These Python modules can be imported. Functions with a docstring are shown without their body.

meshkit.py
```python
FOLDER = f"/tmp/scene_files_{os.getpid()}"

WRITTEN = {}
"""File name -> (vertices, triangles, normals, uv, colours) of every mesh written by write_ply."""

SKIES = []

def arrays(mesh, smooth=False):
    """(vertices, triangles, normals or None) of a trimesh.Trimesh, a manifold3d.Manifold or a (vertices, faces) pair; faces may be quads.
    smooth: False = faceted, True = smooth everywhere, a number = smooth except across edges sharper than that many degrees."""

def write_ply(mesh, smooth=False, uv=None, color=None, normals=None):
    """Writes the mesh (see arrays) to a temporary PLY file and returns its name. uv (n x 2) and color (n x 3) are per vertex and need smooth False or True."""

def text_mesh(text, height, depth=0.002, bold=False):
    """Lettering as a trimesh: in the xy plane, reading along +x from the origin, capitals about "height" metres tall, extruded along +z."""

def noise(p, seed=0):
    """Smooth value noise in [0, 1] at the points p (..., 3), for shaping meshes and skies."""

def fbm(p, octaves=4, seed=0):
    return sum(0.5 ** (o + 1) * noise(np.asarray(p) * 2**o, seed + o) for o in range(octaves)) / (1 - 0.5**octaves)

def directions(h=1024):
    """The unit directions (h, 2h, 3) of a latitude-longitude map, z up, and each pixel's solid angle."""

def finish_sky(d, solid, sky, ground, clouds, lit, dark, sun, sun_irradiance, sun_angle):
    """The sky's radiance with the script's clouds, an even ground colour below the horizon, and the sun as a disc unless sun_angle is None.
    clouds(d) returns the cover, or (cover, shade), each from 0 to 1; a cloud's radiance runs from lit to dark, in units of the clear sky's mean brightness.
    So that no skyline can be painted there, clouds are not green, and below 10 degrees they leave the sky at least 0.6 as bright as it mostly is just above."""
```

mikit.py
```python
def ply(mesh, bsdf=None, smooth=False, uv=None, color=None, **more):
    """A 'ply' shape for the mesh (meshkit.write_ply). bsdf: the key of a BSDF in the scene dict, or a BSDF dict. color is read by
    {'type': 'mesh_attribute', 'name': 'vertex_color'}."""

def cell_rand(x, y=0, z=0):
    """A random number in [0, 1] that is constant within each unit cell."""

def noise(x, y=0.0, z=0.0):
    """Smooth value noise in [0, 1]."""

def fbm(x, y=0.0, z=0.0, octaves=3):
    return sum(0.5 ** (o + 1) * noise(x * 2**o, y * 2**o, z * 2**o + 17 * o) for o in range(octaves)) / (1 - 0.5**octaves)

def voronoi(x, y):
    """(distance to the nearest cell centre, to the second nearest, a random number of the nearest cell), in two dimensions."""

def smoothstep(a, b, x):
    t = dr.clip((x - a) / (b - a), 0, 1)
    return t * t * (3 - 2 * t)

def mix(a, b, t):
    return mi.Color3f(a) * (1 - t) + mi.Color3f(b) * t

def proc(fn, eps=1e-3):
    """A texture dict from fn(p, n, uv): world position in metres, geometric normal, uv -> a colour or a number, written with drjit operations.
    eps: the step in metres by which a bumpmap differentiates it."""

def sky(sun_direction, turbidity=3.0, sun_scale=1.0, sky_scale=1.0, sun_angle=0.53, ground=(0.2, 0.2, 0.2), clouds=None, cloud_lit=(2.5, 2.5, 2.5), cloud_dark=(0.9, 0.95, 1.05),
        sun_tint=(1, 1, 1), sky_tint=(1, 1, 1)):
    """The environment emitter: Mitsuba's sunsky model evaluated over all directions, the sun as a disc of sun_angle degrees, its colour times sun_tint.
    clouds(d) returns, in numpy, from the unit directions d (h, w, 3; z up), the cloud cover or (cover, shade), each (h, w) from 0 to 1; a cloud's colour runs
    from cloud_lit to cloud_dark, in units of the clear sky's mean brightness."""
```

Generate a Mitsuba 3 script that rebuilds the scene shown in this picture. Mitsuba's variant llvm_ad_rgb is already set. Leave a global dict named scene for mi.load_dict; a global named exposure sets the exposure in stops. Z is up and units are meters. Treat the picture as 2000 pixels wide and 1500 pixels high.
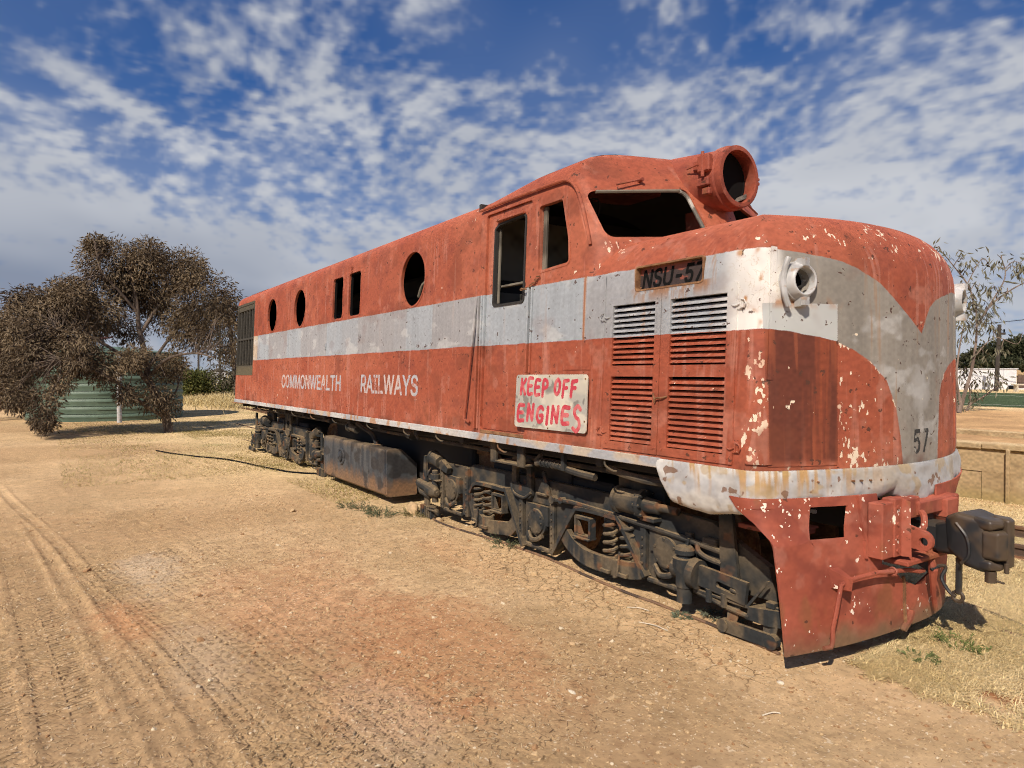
import math, random
import numpy as np, trimesh, drjit as dr, mitsuba as mi, mikit
from manifold3d import Manifold, CrossSection, Mesh
from shapely.geometry import Polygon, LineString, Point, box as sbox
from shapely.ops import unary_union
from meshkit import fbm, noise, text_mesh

scene, labels = {}, {}
rng = np.random.default_rng(57)

# ---------------------------------------------------------------- camera, sky, exposure
FOC, CAM = 1325.0, np.array([0.0, -4.64, 1.70])
_a, _p = math.atan(902 / FOC), math.atan(21.5 / FOC)
FW = np.array([-math.cos(_a) * math.cos(_p), math.sin(_a) * math.cos(_p), -math.sin(_p)])
scene['camera'] = {'type': 'perspective', 'fov': math.degrees(2 * math.atan(1000 / FOC)), 'fov_axis': 'x', 'near_clip': 0.05, 'far_clip': 5000.0,
                   'to_world': mi.ScalarTransform4f().look_at(origin=CAM.tolist(), target=(CAM + FW).tolist(), up=[0, 0, 1])}
exposure = 1.68
SUN = [0.53, -0.85, 0.86]
CAM_AZ = math.atan2(FW[1], FW[0])


def clouds(d):
    """High mackerel cloud in a plane above the place, thicker and greyer low down, with a few long streaks."""
    z = np.maximum(d[..., 2], 0.0)
    q = d[..., :2] / (z[..., None] + 0.30)
    wx = fbm(np.stack([q[..., 0] * 1.1, q[..., 1] * 1.1, 0 * z + 3.3], -1), 3, 5) - 0.5
    wy = fbm(np.stack([q[..., 0] * 1.1, q[..., 1] * 1.1, 0 * z + 8.1], -1), 3, 6) - 0.5
    a, b = q[..., 0] + 0.40 * wx, q[..., 1] + 0.40 * wy
    u, v = 0.80 * a + 0.60 * b, -0.60 * a + 0.80 * b
    big = fbm(np.stack([u * 1.9, v * 1.4, 0 * z + 1.5], -1), 4, 11)
    puff = fbm(np.stack([u * 14, v * 13, 0 * z], -1), 4, 21)
    fine = fbm(np.stack([u * 39, v * 36, 0 * z + 4], -1), 3, 31)
    wisp = fbm(np.stack([u * 4, v * 24, 0 * z + 9], -1), 4, 41)
    rel = (CAM_AZ - np.arctan2(d[..., 1], d[..., 0]) + math.pi) % (2 * math.pi) - math.pi
    R, E = np.degrees(rel), np.degrees(np.arcsin(np.clip(d[..., 2], -1, 1)))

    def bank(r, e, sr, se, tilt=0.0):
        c, s = math.cos(math.radians(tilt)), math.sin(math.radians(tilt))
        x, y = (R - r) * c + (E - e) * s, -(R - r) * s + (E - e) * c
        return np.exp(-(x / sr) ** 2 - (y / se) ** 2)

    m = 0.29 + 0.44 * np.exp(-(E / 12.0) ** 2) + 0.45 * (big - 0.5)
    m += 0.36 * bank(-17, 22.5, 9, 4.0, -18) + 0.26 * bank(2, 16, 17, 6) + 0.36 * bank(31, 17, 12, 4.5, 32) + 0.26 * bank(24, 11, 14, 5)
    m += 0.55 * bank(-30, 19.0, 6.0, 0.8, -22) + 0.22 * bank(14, 21, 8, 3, 10) + 0.25 * bank(-34, 13, 9, 3)
    m += 0.42 * bank(-30, 8, 17, 5) + 0.20 * bank(0, 9, 30, 5)
    m -= 0.42 * bank(4, 26.5, 8, 3.5) + 0.34 * bank(-36, 22.8, 5, 1.8) + 0.22 * bank(-28, 14.5, 7, 1.8, -15) + 0.22 * bank(36, 24, 4, 2)
    veil = np.clip(0.50 * np.exp(-((E - 3) / 13.0) ** 2) + 0.5 * (big - 0.42), 0, 0.50)
    dens = m + 0.95 * (puff - 0.5) + 0.74 * (fine - 0.5) + 0.14 * (wisp - 0.5)
    t = np.clip((dens - 0.12) / 0.80, 0, 1)
    cover = veil + (0.94 - veil) * t * t * (3 - 2 * t)
    low = np.exp(-((E - 6) / 6.5) ** 2) * np.clip((-8 - R) / 22, 0, 1)
    shade = np.clip(0.30 + 0.9 * (fbm(np.stack([u * 3, v * 3, 0 * z + 2], -1), 3, 51) - 0.45) + 0.75 * low - 0.3 * (cover - 0.5), 0, 1)
    return cover, shade


scene['sky'] = mikit.sky(SUN, turbidity=2.2, sun_scale=1.08, sun_tint=(0.93, 0.985, 1.15), sky_scale=0.70, clouds=clouds, cloud_lit=(4.1, 4.2, 4.4), cloud_dark=(1.7, 1.95, 2.5), sky_tint=(0.37, 0.63, 1.08), ground=(0.34, 0.26, 0.16))


# ---------------------------------------------------------------- mesh helpers
cat = trimesh.util.concatenate


def tm(m):
    if isinstance(m, Manifold):
        k = m.to_mesh()
        m = trimesh.Trimesh(np.array(k.vert_properties[:, :3]), np.array(k.tri_verts), process=False)
    return m


def hull(pts):
    return trimesh.convex.convex_hull(np.asarray(pts, float))


def cbox(x0, x1, y0, y1, z0, z1, b=0.006):
    """A box with chamfered edges."""
    b = min(b, 0.45 * min(x1 - x0, y1 - y0, z1 - z0))
    P = []
    for sx in (0, 1):
        for sy in (0, 1):
            for sz in (0, 1):
                c = np.array([(x0, x1)[sx], (y0, y1)[sy], (z0, z1)[sz]], float)
                i = np.array([1 - 2 * sx, 1 - 2 * sy, 1 - 2 * sz]) * b
                for k in range(3):
                    o = i.copy()
                    o[k] = 0
                    P.append(c + o)
    return hull(P)


def frame_of(t):
    t = np.asarray(t, float) / np.linalg.norm(t)
    a = np.cross(t, [0, 0, 1.0] if abs(t[2]) < 0.9 else [1.0, 0, 0])
    a /= np.linalg.norm(a)
    return t, a, np.cross(t, a)


def lathe(prof, org, axis, n=20):
    """A solid of revolution: prof = (height, radius) pairs along the axis, closed at both ends."""
    t, a, b = frame_of(axis)
    th = np.arange(n) * 2 * math.pi / n
    ring = np.cos(th)[:, None] * a + np.sin(th)[:, None] * b
    V = [np.asarray(org) + h * t + max(r, 1e-4) * ring for h, r in prof]
    V = np.vstack(V + [[np.asarray(org) + prof[0][0] * t], [np.asarray(org) + prof[-1][0] * t]])
    F, m, i = [], len(prof), np.arange(n)
    for k in range(m - 1):
        p, q, r, s = k * n + i, k * n + (i + 1) % n, (k + 1) * n + (i + 1) % n, (k + 1) * n + i
        F += [np.stack([p, q, r], 1), np.stack([p, r, s], 1)]
    F += [np.stack([i * 0 + m * n, (i + 1) % n, i], 1), np.stack([i * 0 + m * n + 1, (m - 1) * n + i, (m - 1) * n + (i + 1) % n], 1)]
    return trimesh.Trimesh(V, np.vstack(F), process=False)


def cyl(p0, p1, r, n=14, r1=None):
    p0, p1 = np.asarray(p0, float), np.asarray(p1, float)
    return lathe([(0, r), (np.linalg.norm(p1 - p0), r if r1 is None else r1)], p0, p1 - p0, n)


def tube(pts, r, n=7):
    P = np.asarray(pts, float)
    rr = np.broadcast_to(np.asarray(r, float), (len(P),))
    T = np.gradient(P, axis=0)
    T /= np.linalg.norm(T, axis=1, keepdims=True) + 1e-12
    _, a, _b = frame_of(T[0])
    th, V = np.arange(n) * 2 * math.pi / n, []
    for p, t, q in zip(P, T, rr):
        a = a - t * (a @ t)
        a /= np.linalg.norm(a)
        V.append(p + q * (np.cos(th)[:, None] * a + np.sin(th)[:, None] * np.cross(t, a)))
    V = np.vstack(V + [[P[0]], [P[-1]]])
    F, m, i = [], len(P), np.arange(n)
    for k in range(m - 1):
        p, q, s, w = k * n + i, k * n + (i + 1) % n, (k + 1) * n + (i + 1) % n, (k + 1) * n + i
        F += [np.stack([p, q, s], 1), np.stack([p, s, w], 1)]
    F += [np.stack([i * 0 + m * n, (i + 1) % n, i], 1), np.stack([i * 0 + m * n + 1, (m - 1) * n + i, (m - 1) * n + (i + 1) % n], 1)]
    return trimesh.Trimesh(V, np.vstack(F), process=False)


def curve(pts, k=6):
    """A smooth polyline through the points (Catmull-Rom)."""
    P = np.asarray(pts, float)
    Q = np.vstack([2 * P[0] - P[1], P, 2 * P[-1] - P[-2]])
    out = []
    for i in range(1, len(Q) - 2):
        for t in np.arange(k) / k:
            a, b, c, d = Q[i - 1:i + 3]
            out.append(0.5 * (2 * b + (c - a) * t + (2 * a - 5 * b + 4 * c - d) * t * t + (3 * b - a - 3 * c + d) * t ** 3))
    return np.array(out + [P[-1]])


def polys(g):
    return [x for x in getattr(g, 'geoms', [g]) if x.geom_type == 'Polygon' and x.area > 1e-8]


def ext(poly, h):
    return cat([trimesh.creation.extrude_polygon(g, h, engine='earcut') for g in polys(poly)])


def ext_y(poly, y0, y1):
    """A polygon in (x, z), extruded from y0 to y1."""
    m = ext(poly, abs(y1 - y0))
    v = np.array(m.vertices)
    m.vertices = np.stack([v[:, 0], max(y0, y1) - v[:, 2], v[:, 1]], 1)
    return m


def ext_x(poly, x0, x1):
    """A polygon in (y, z), extruded from x0 to x1."""
    m = ext(poly, abs(x1 - x0))
    v = np.array(m.vertices)
    m.vertices = np.stack([min(x0, x1) + v[:, 2], v[:, 0], v[:, 1]], 1)
    return m


def rbox(x0, x1, z0, z1, r):
    return sbox(x0 + r, z0 + r, x1 - r, z1 - r).buffer(r, 6)


def mirror(m, axis=0, c=0.0):
    m = m.copy()
    v = np.array(m.vertices)
    v[:, axis] = 2 * c - v[:, axis]
    return trimesh.Trimesh(v, np.array(m.faces)[:, ::-1], process=False)


def moved(m, x=0, y=0, z=0):
    return trimesh.Trimesh(np.array(m.vertices) + [x, y, z], m.faces, process=False)


def leaves(P, D, N, L, W):
    """Leaf-shaped faces at P, pointing along D, with face normal N."""
    D = D / (np.linalg.norm(D, axis=1, keepdims=True) + 1e-9)
    S = np.cross(D, N)
    S /= np.linalg.norm(S, axis=1, keepdims=True) + 1e-9
    up = np.cross(S, D)
    L, W = np.broadcast_to(L, len(P))[:, None], np.broadcast_to(W, len(P))[:, None]
    V = np.stack([P, P + D * L * 0.45 + S * W * 0.5 + up * W * 0.15, P + D * L - up * L * 0.10, P + D * L * 0.45 - S * W * 0.5 + up * W * 0.15], 1).reshape(-1, 3)
    i = np.arange(len(P))[:, None] * 4
    return V, np.vstack([i + [0, 1, 2], i + [0, 2, 3]])


_used = {}


def key_for(name):
    n = _used.get(name, 0)
    _used[name] = n + 1
    return name if n == 0 else f'{name}_{n:03d}'


def add(name, mesh, mat, parent=None, smooth=30, **kw):
    """One entry of the scene."""
    k = key_for(name if parent is None else parent + '__' + name)
    scene[k] = mikit.ply(tm(mesh), mat, smooth=smooth, **kw)
    return k


def thing(name):
    return key_for(name)


def tag(k, label=None, cat_=None, group=None, kind=None):
    d = labels.setdefault(k, {})
    for a, b in (('label', label), ('category', cat_), ('group', group), ('kind', kind)):
        if b:
            d[a] = b
    return k


# ---------------------------------------------------------------- materials
def rgb(*c):
    return mi.Color3f(*c)


ss, mix, N3, F3 = mikit.smoothstep, mikit.mix, mikit.noise, mikit.fbm


def mat(key, fn, rough=0.7, bump=None, bscale=1.0, eps=0.002, two=True, **kw):
    col = mikit.proc(fn) if callable(fn) else {'type': 'rgb', 'value': list(fn)}
    b = {'type': 'principled', 'base_color': col, 'roughness': rough, **kw}
    if bump is not None:
        b = {'type': 'bumpmap', 'arbitrary': mikit.proc(bump, eps), 'scale': bscale, 'bsdf': b}
    scene[key] = {'type': 'twosided', 'bsdf': b} if two else b


def piece(v, T):
    """Piecewise-linear curve through the table's (v, out) pairs."""
    out = mi.Float(T[0][1])
    for (a, p), (b, q) in zip(T[:-1], T[1:]):
        out = out + (q - p) / (b - a) * dr.clip(v - a, 0, b - a)
    return out


UP = [(0, 1.955), (.128, 2.036), (.261, 2.129), (.435, 2.247), (.602, 2.333), (.716, 2.367), (.821, 2.392), (.95, 2.41), (1.075, 2.424), (1.19, 2.443)]
UPF = [(0, 1.955), (.05, 2.04), (.11, 2.125), (.20, 2.18), (.33, 2.218), (.6, 2.262), (1.2, 2.30)]
LOF = [(.262, 0.9), (.268, 1.1), (.275, 1.3), (.294, 1.55), (.33, 1.63), (.389, 1.695), (.50, 1.75), (.677, 1.79), (1.19, 1.86)]
LO = [(.19, 0.9), (.20, 1.1), (.235, 1.31), (.28, 1.48), (.373, 1.657), (.515, 1.776), (.636, 1.837), (.761, 1.884), (.884, 1.913), (1.01, 1.936), (1.19, 1.958)]


def paint_fn(p, n, uv):
    x, y, z = p.x, p.y, p.z
    ay = dr.abs(y)
    wob = (N3(x * 7, y * 7, z * 3) - 0.5) * 0.012 + (N3(x * 40, y * 40, z * 40) - 0.5) * 0.006
    far = (y > 0) & (x > -2.75)
    zu, zl = dr.select(far, piece(ay, UPF), piece(ay, UP)), dr.select(far, piece(ay, LOF), piece(ay, LO))
    grey = ss(-0.003, 0.003, zu - z + wob) * ss(-0.003, 0.003, z - zl + wob)
    grey = dr.select((z < 1.12) | ((ay < 1.1) & (z > 2.5)), 0.0, grey)
    front = ss(-2.62, -2.50, x)
    big, med = F3(x * 1.1, y * 1.1, z * 1.1, 3), F3(x * 5, y * 5, z * 5, 3)
    fine = F3(x * 38, y * 38, z * 38, 3)
    streak = F3((x + y) * 16, 3.0, z * 0.9, 3)
    thin = F3((x - y) * 60, 5.0, z * 1.6, 2)
    # faded red oxide
    red = mix(rgb(.325, .081, .041), rgb(.395, .118, .063), ss(.35, .7, big))
    red = mix(red, rgb(.20, .052, .033), 0.42 * ss(.50, .72, med))
    red = mix(red, rgb(.46, .20, .14), 0.62 * ss(.52, .74, streak) * ss(.35, .6, thin) * ss(3.25, 3.0, z) * (1 - .7 * ss(2.42, 2.5, z) * ss(-4.2, -3.8, x)))
    red = mix(red, rgb(.42, .17, .115), 0.5 * ss(.60, .72, F3(x * 7 + 2, y * 7, z * 5, 4)))
    red = red * (0.74 + 0.52 * fine)
    # the brown rusted corner panel of the nose
    corner = front * ss(.758, .764, ay) * ss(1.192, 1.186, ay) * ss(1.14, 1.2, z) * ss(2.05, 2.0, z) * ss(0.2, 0.0, y)
    rustc = mix(rgb(.25, .060, .026), rgb(.105, .030, .018), ss(.33, .60, .68 * F3((x + y) * 6, 1.0, z * 0.5, 2) + .32 * F3((x + y) * 38, 1.0, z * 1.9, 3)))
    rustc = rustc * (.7 + .6 * fine)
    rustc = mix(rustc, rgb(.36, .10, .045), ss(.62, .80, thin) * 0.4)
    red = mix(red, rustc, corner * 0.9)
    # silver-grey band, repainted in patches
    X = [-14.0, -13.2, -12.0, -11.2, -9.95, -9.3, -8.7, -7.55, -7.2, -6.55, -5.55, -4.05, -3.2]
    tint = mi.Float(0)
    for i, e in enumerate(X):
        tint = dr.select(x > e, [.9, .2, .8, .25, .85, .6, .1, .25, .8, .15, .95, .35, .6][i], tint)
    g = mix(rgb(.325, .318, .318), rgb(.345, .385, .415), tint)
    g = mix(g, rgb(.285, .258, .215), front * 0.9)
    g = mix(g, rgb(.60, .47, .32), ss(-14.02, -14.03, x) * 0.7)
    g = g * (0.80 + 0.16 * big + 0.20 * streak) * (0.92 + 0.16 * thin)
    g = mix(g, rgb(.52, .525, .51), 0.5 * ss(.60, .72, F3(x * 4 + 3, y * 4, z * 6, 4)))
    g = g * (0.82 + 0.36 * fine)
    g = mix(g, rgb(.33, .18, .085), 0.65 * ss(.60, .76, streak) * ss(.45, .65, thin) * (0.25 + 0.6 * ss(-5.0, -3.0, x)))
    smear = front * ss(.42, .05, dr.sqrt(dr.square(y / .55) + dr.square((z - 1.62) / .75))) * ss(.40, .66, F3(y * 7 + 2, 1.0, z * 5, 3))
    g = mix(g, rgb(.56, .56, .54), 0.55 * smear)
    g = g * (1 - 0.16 * front * ss(.45, .7, F3(y * 5, 2.0, z * 1.1, 3)))
    plate = front * ss(.758, .764, ay) * ss(1.195, 1.19, ay) * ss(2.112, 2.106, z) * ss(0.2, 0.0, y)
    g = mix(g, rgb(.45, .47, .46) * (0.9 + 0.2 * med), plate)
    cr = ss(-2.80, -2.55, x) * ss(1.06, 1.14, ay + 0.02 * med) * (1 - plate) * ss(0.2, 0.0, y)
    g = mix(g, rgb(.76, .745, .70) * (0.78 + 0.34 * med), cr)
    v1, v2, _ = mikit.voronoi((x + y) * 15 + 5 * med + 1.2 * fine, z * 10 + 4 * F3(x * 7 + 3, y * 7, z * 7, 3))
    g = mix(g, rgb(.42, .31, .18), cr * ss(.05, .0, v2 - v1) * ss(.42, .62, F3(x * 4 + 1, y * 4, z * 4, 2)) * 0.75)
    g = mix(g, rgb(.42, .20, .06), cr * ss(.60, .72, F3(x * 9, y * 9, z * 7, 3)))
    run = ss(-3.56, -3.46, x) * ss(-2.78, -2.86, x) * ss(1.1, 1.2, ay) * ss(2.16, 2.27, z) * ss(2.30, 2.285, z)
    g = mix(g, mix(rgb(.40, .19, .07), rgb(.17, .075, .035), thin), run * ss(.38, .60, F3(x * 22, 2.0, z * 5, 3)) * .85)
    run = front * ss(.70, .80, ay) * ss(.2, .0, y) * ss(.05, .0, dr.abs(z - 2.115)) * ss(.4, .6, F3(y * 20, 3.0, z * 6, 2))
    g = mix(g, rgb(.42, .19, .06), run * .7)
    line = ss(.020, .008, dr.abs(x + 4.02 + 0.02 * (streak - .5)))
    g = mix(g, rgb(.36, .14, .05), line * ss(1.1, 1.2, ay) * 0.85)
    c = mix(red, g, grey)
    # chips: cream undercoat, bare rust, dents
    hood = ss(-4.5, -3.7, x) * ss(2.42, 2.5, z) * ss(2.80, 2.70, z)
    edge = ss(.09, .0, dr.abs(ay - 1.225)) * front
    zone = 0.02 + 0.10 * hood + 0.18 * front * ss(2.62, 2.48, z) + 0.10 * ss(1.5, 1.15, z) * front + 0.14 * edge * ss(2.0, 1.9, z) + 0.20 * ss(.03, .0, dr.abs(z - zl)) * front
    zone = zone * (1 - corner * 0.93) * (1 - .75 * grey)
    ch = 0.52 * F3(x * 19 + 7, y * 19, z * 10, 3) + 0.48 * F3(x * 62, y * 62 + 2, z * 30, 3)
    cl = F3(x * 2.6, y * 2.6 + 1.7, z * 3.1 + 5, 2)
    chip = ss(.0, .012, ch - (1.025 - 0.62 * zone - 0.42 * cl))
    c = mix(c, mix(rgb(.74, .63, .48), rgb(.60, .42, .30), ss(.5, .7, med)), chip)
    spot = .7 * F3(x * 21, y * 21 + 3, z * 17, 3) + .3 * F3(x * 80, y * 80, z * 70, 2)
    c = mix(c, rgb(.075, .035, .022), ss(.685, .71, spot) * 0.85)
    c = mix(c, rgb(.17, .05, .025), ss(.60, .72, F3(x * 3.3, y * 3.3 + 9, z * 3.3, 4)) * 0.42 * (1 - grey * 0.6))
    c = mix(c, rgb(.12, .045, .025), ss(1.20, 1.13, z) * ss(.45, .65, med) * 0.6)
    return c


def paint_bump(p, n, uv):
    x, y, z = p.x, p.y, p.z
    return 0.006 * F3(x * 2.3, y * 2.3, z * 2.3, 2) + 0.0009 * F3(x * 14, y * 14, z * 14, 2) + 0.00018 * N3(x * 95, y * 95, z * 95)


mat('mat_paint', paint_fn, 0.62, paint_bump, 1.0, 0.003, specular=0.35)


def red_fn(p, n, uv):
    """The red of the pilot, the headlight and other pieces that have no band."""
    x, y, z = p.x, p.y, p.z
    big, med, fine = F3(x * 1.6, y * 1.6, z * 1.6, 3), F3(x * 6, y * 6, z * 6, 3), F3(x * 40, y * 40, z * 40, 2)
    c = mix(rgb(.29, .072, .041), rgb(.365, .102, .062), ss(.35, .7, big))
    c = mix(c, rgb(.19, .047, .031), 0.65 * ss(.48, .68, med))
    c = mix(c, rgb(.38, .15, .105), 0.45 * ss(.58, .72, F3(x * 8 + 2, y * 8, z * 6, 4)))
    c = mix(c, rgb(.22, .09, .04), ss(.60, .75, F3(x * 9, y * 9, z * 3, 3)) * 0.6)
    low = ss(1.3, .9, z)
    ch = F3(x * 24 + 3, y * 24, z * 17, 3)
    cl = F3(x * 5.5, y * 5.5 + 4, z * 6, 2)
    c = mix(c, rgb(.80, .68, .56), ss(.0, .015, .6 * ch + .4 * F3(x * 70, y * 70, z * 55, 2) - (0.957 - 0.46 * cl)) * low)
    c = mix(c, rgb(.16, .115, .065), ss(.28, .10, z + 0.22 * (med - 0.5)) * ss(.40, .6, big + 0.12) * low * 0.85)
    c = mix(c, rgb(.07, .035, .022), ss(.76, .80, F3(x * 17, y * 17 + 5, z * 17, 3)) * 0.8)
    return c * (0.86 + 0.28 * fine)


mat('mat_red', red_fn, 0.66, paint_bump, 1.0, 0.003, specular=0.3)


def grime_fn(p, n, uv):
    x, y, z = p.x, p.y, p.z
    med, fine = F3(x * 5, y * 5, z * 5, 3), F3(x * 45, y * 45, z * 45, 3)
    st = F3(x * 22, y * 22, z * 3, 2)
    c = mix(rgb(.027, .031, .033), rgb(.080, .068, .050), ss(.42, .68, med))
    dust = 0.75 * ss(.2, .9, n.z) + 0.50 * ss(.5, .0, z) * ss(.40, .7, st) + 0.16 * ss(.5, .7, med)
    c = mix(c, rgb(.25, .185, .105), dr.clip(dust, 0, 0.9) * (0.6 + 0.5 * fine))
    c = mix(c, rgb(.23, .10, .04), ss(.62, .75, F3(x * 8 + 4, y * 8, z * 8, 3)) * 0.5)
    return c * (0.75 + 0.5 * fine)


mat('mat_grime', grime_fn, 0.82, lambda p, n, uv: 0.0025 * F3(p.x * 30, p.y * 30, p.z * 30, 3), 1.0, 0.003, specular=0.3)


def tank_fn(p, n, uv):
    x, y, z = p.x, p.y, p.z
    med, fine = F3(x * 4, y * 4, z * 4, 3), F3(x * 40, y * 40, z * 40, 2)
    st = F3(x * 14, y * 14, z * 1.5, 3)
    c = mix(rgb(.038, .046, .056), rgb(.075, .082, .088), ss(.35, .65, st))
    c = mix(c, rgb(.22, .155, .085), ss(.62, .76, z + 0.10 * (st - .5)) * 0.75)
    c = mix(c, rgb(.235, .135, .070), ss(.40, .16, z + 0.30 * (st - .5) + .2 * (med - .5)) * (.55 + .5 * fine))
    c = mix(c, rgb(.028, .026, .026), ss(.56, .64, med) * 0.7)
    return c * (0.8 + 0.4 * fine)


mat('mat_tank', tank_fn, 0.55, lambda p, n, uv: 0.02 * F3(p.x * 2.6, p.y * 2.6, p.z * 2.6, 2) + 0.002 * F3(p.x * 22, p.y * 22, p.z * 22, 2), 1.0, 0.004, specular=0.4)


def apron_fn(p, n, uv):
    x, y, z = p.x, p.y, p.z
    med, fine = F3(x * 6, y * 6, z * 6, 3), F3(x * 40, y * 40, z * 40, 2)
    st = F3((x + y) * 20, 2.0, z * 2.2, 3)
    c = mix(rgb(.40, .40, .395), rgb(.58, .57, .53), ss(.35, .65, med))
    c = mix(c, rgb(.38, .385, .385), ss(-1.1, -0.3, y) * 0.8)
    c = mix(c, rgb(.36, .28, .17), ss(.50, .66, F3(x * 4 + 2, y * 4, z * 3, 3)) * .5)
    c = mix(c, rgb(.42, .24, .08), ss(.44, .64, st) * ss(.90, 1.10, z) * 0.9 * ss(-0.2, -0.9, y))
    c = mix(c, rgb(.40, .27, .10), ss(.60, .70, F3(x * 10, y * 10, z * 9, 3)) * 0.55)
    c = mix(c, rgb(.18, .085, .04), ss(.70, .76, F3(x * 17, y * 17 + 2, z * 15, 3)) * 0.8)
    return c * (0.85 + 0.25 * fine)


mat('mat_apron', apron_fn, 0.5, lambda p, n, uv: 0.022 * F3(p.x * 6, p.y * 6, p.z * 9, 2) + 0.002 * F3(p.x * 40, p.y * 40, p.z * 40, 2), 1.0, 0.004, specular=0.4)


def sill_fn(p, n, uv):
    x, y, z = p.x, p.y, p.z
    st, fine = F3(x * 9, 1.0, z * 4, 3), F3(x * 50, y * 50, z * 50, 2)
    c = mix(rgb(.36, .37, .38), rgb(.50, .50, .48), ss(.4, .6, F3(x * 1.5, 2.0, 0, 2)))
    c = mix(c, rgb(.40, .19, .07), ss(.58, .70, st) * 0.75)
    c = mix(c, rgb(.55, .43, .28), ss(.60, .72, F3(x * 4 + 5, 3.0, z * 6, 2)) * 0.6)
    return c * (0.82 + 0.36 * fine)


mat('mat_sill', sill_fn, 0.6, specular=0.4)


def white_fn(p, n, uv):
    f, g = F3(p.x * 9, p.y * 9, p.z * 9, 3), F3(p.x * 30, p.y * 30, p.z * 30, 2)
    c = mix(rgb(.50, .505, .50), rgb(.36, .36, .35), ss(.42, .66, f))
    return mix(c, rgb(.38, .22, .10), ss(.66, .74, g) * 0.5)


mat('mat_lamp_white', white_fn, 0.42)
mat('mat_lining', lambda p, n, uv: mix(rgb(.025, .024, .022), rgb(.085, .076, .058) * (0.6 + 0.5 * F3(p.x * 5, p.y * 5, p.z * 5, 3)), ss(-5.66, -5.64, p.x) * ss(2.45, 2.6, p.z)), 0.8)
mat('mat_black', (.010, .010, .010), 0.9, specular=.08)
mat('mat_dark', (.03, .028, .026), 0.85)


def letter_fn(p, n, uv):
    a, b = F3(p.x * 12, 1.0, p.z * 14, 3), F3(p.x * 2.5, 4.0, p.z * 3, 2)
    c = mix(rgb(.40, .40, .41), rgb(.50, .42, .38), ss(.4, .7, b))
    return mix(c, rgb(.38, .10, .055), ss(.66, .73, a) * 0.7)


mat('mat_letter', letter_fn, 0.65)


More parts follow.
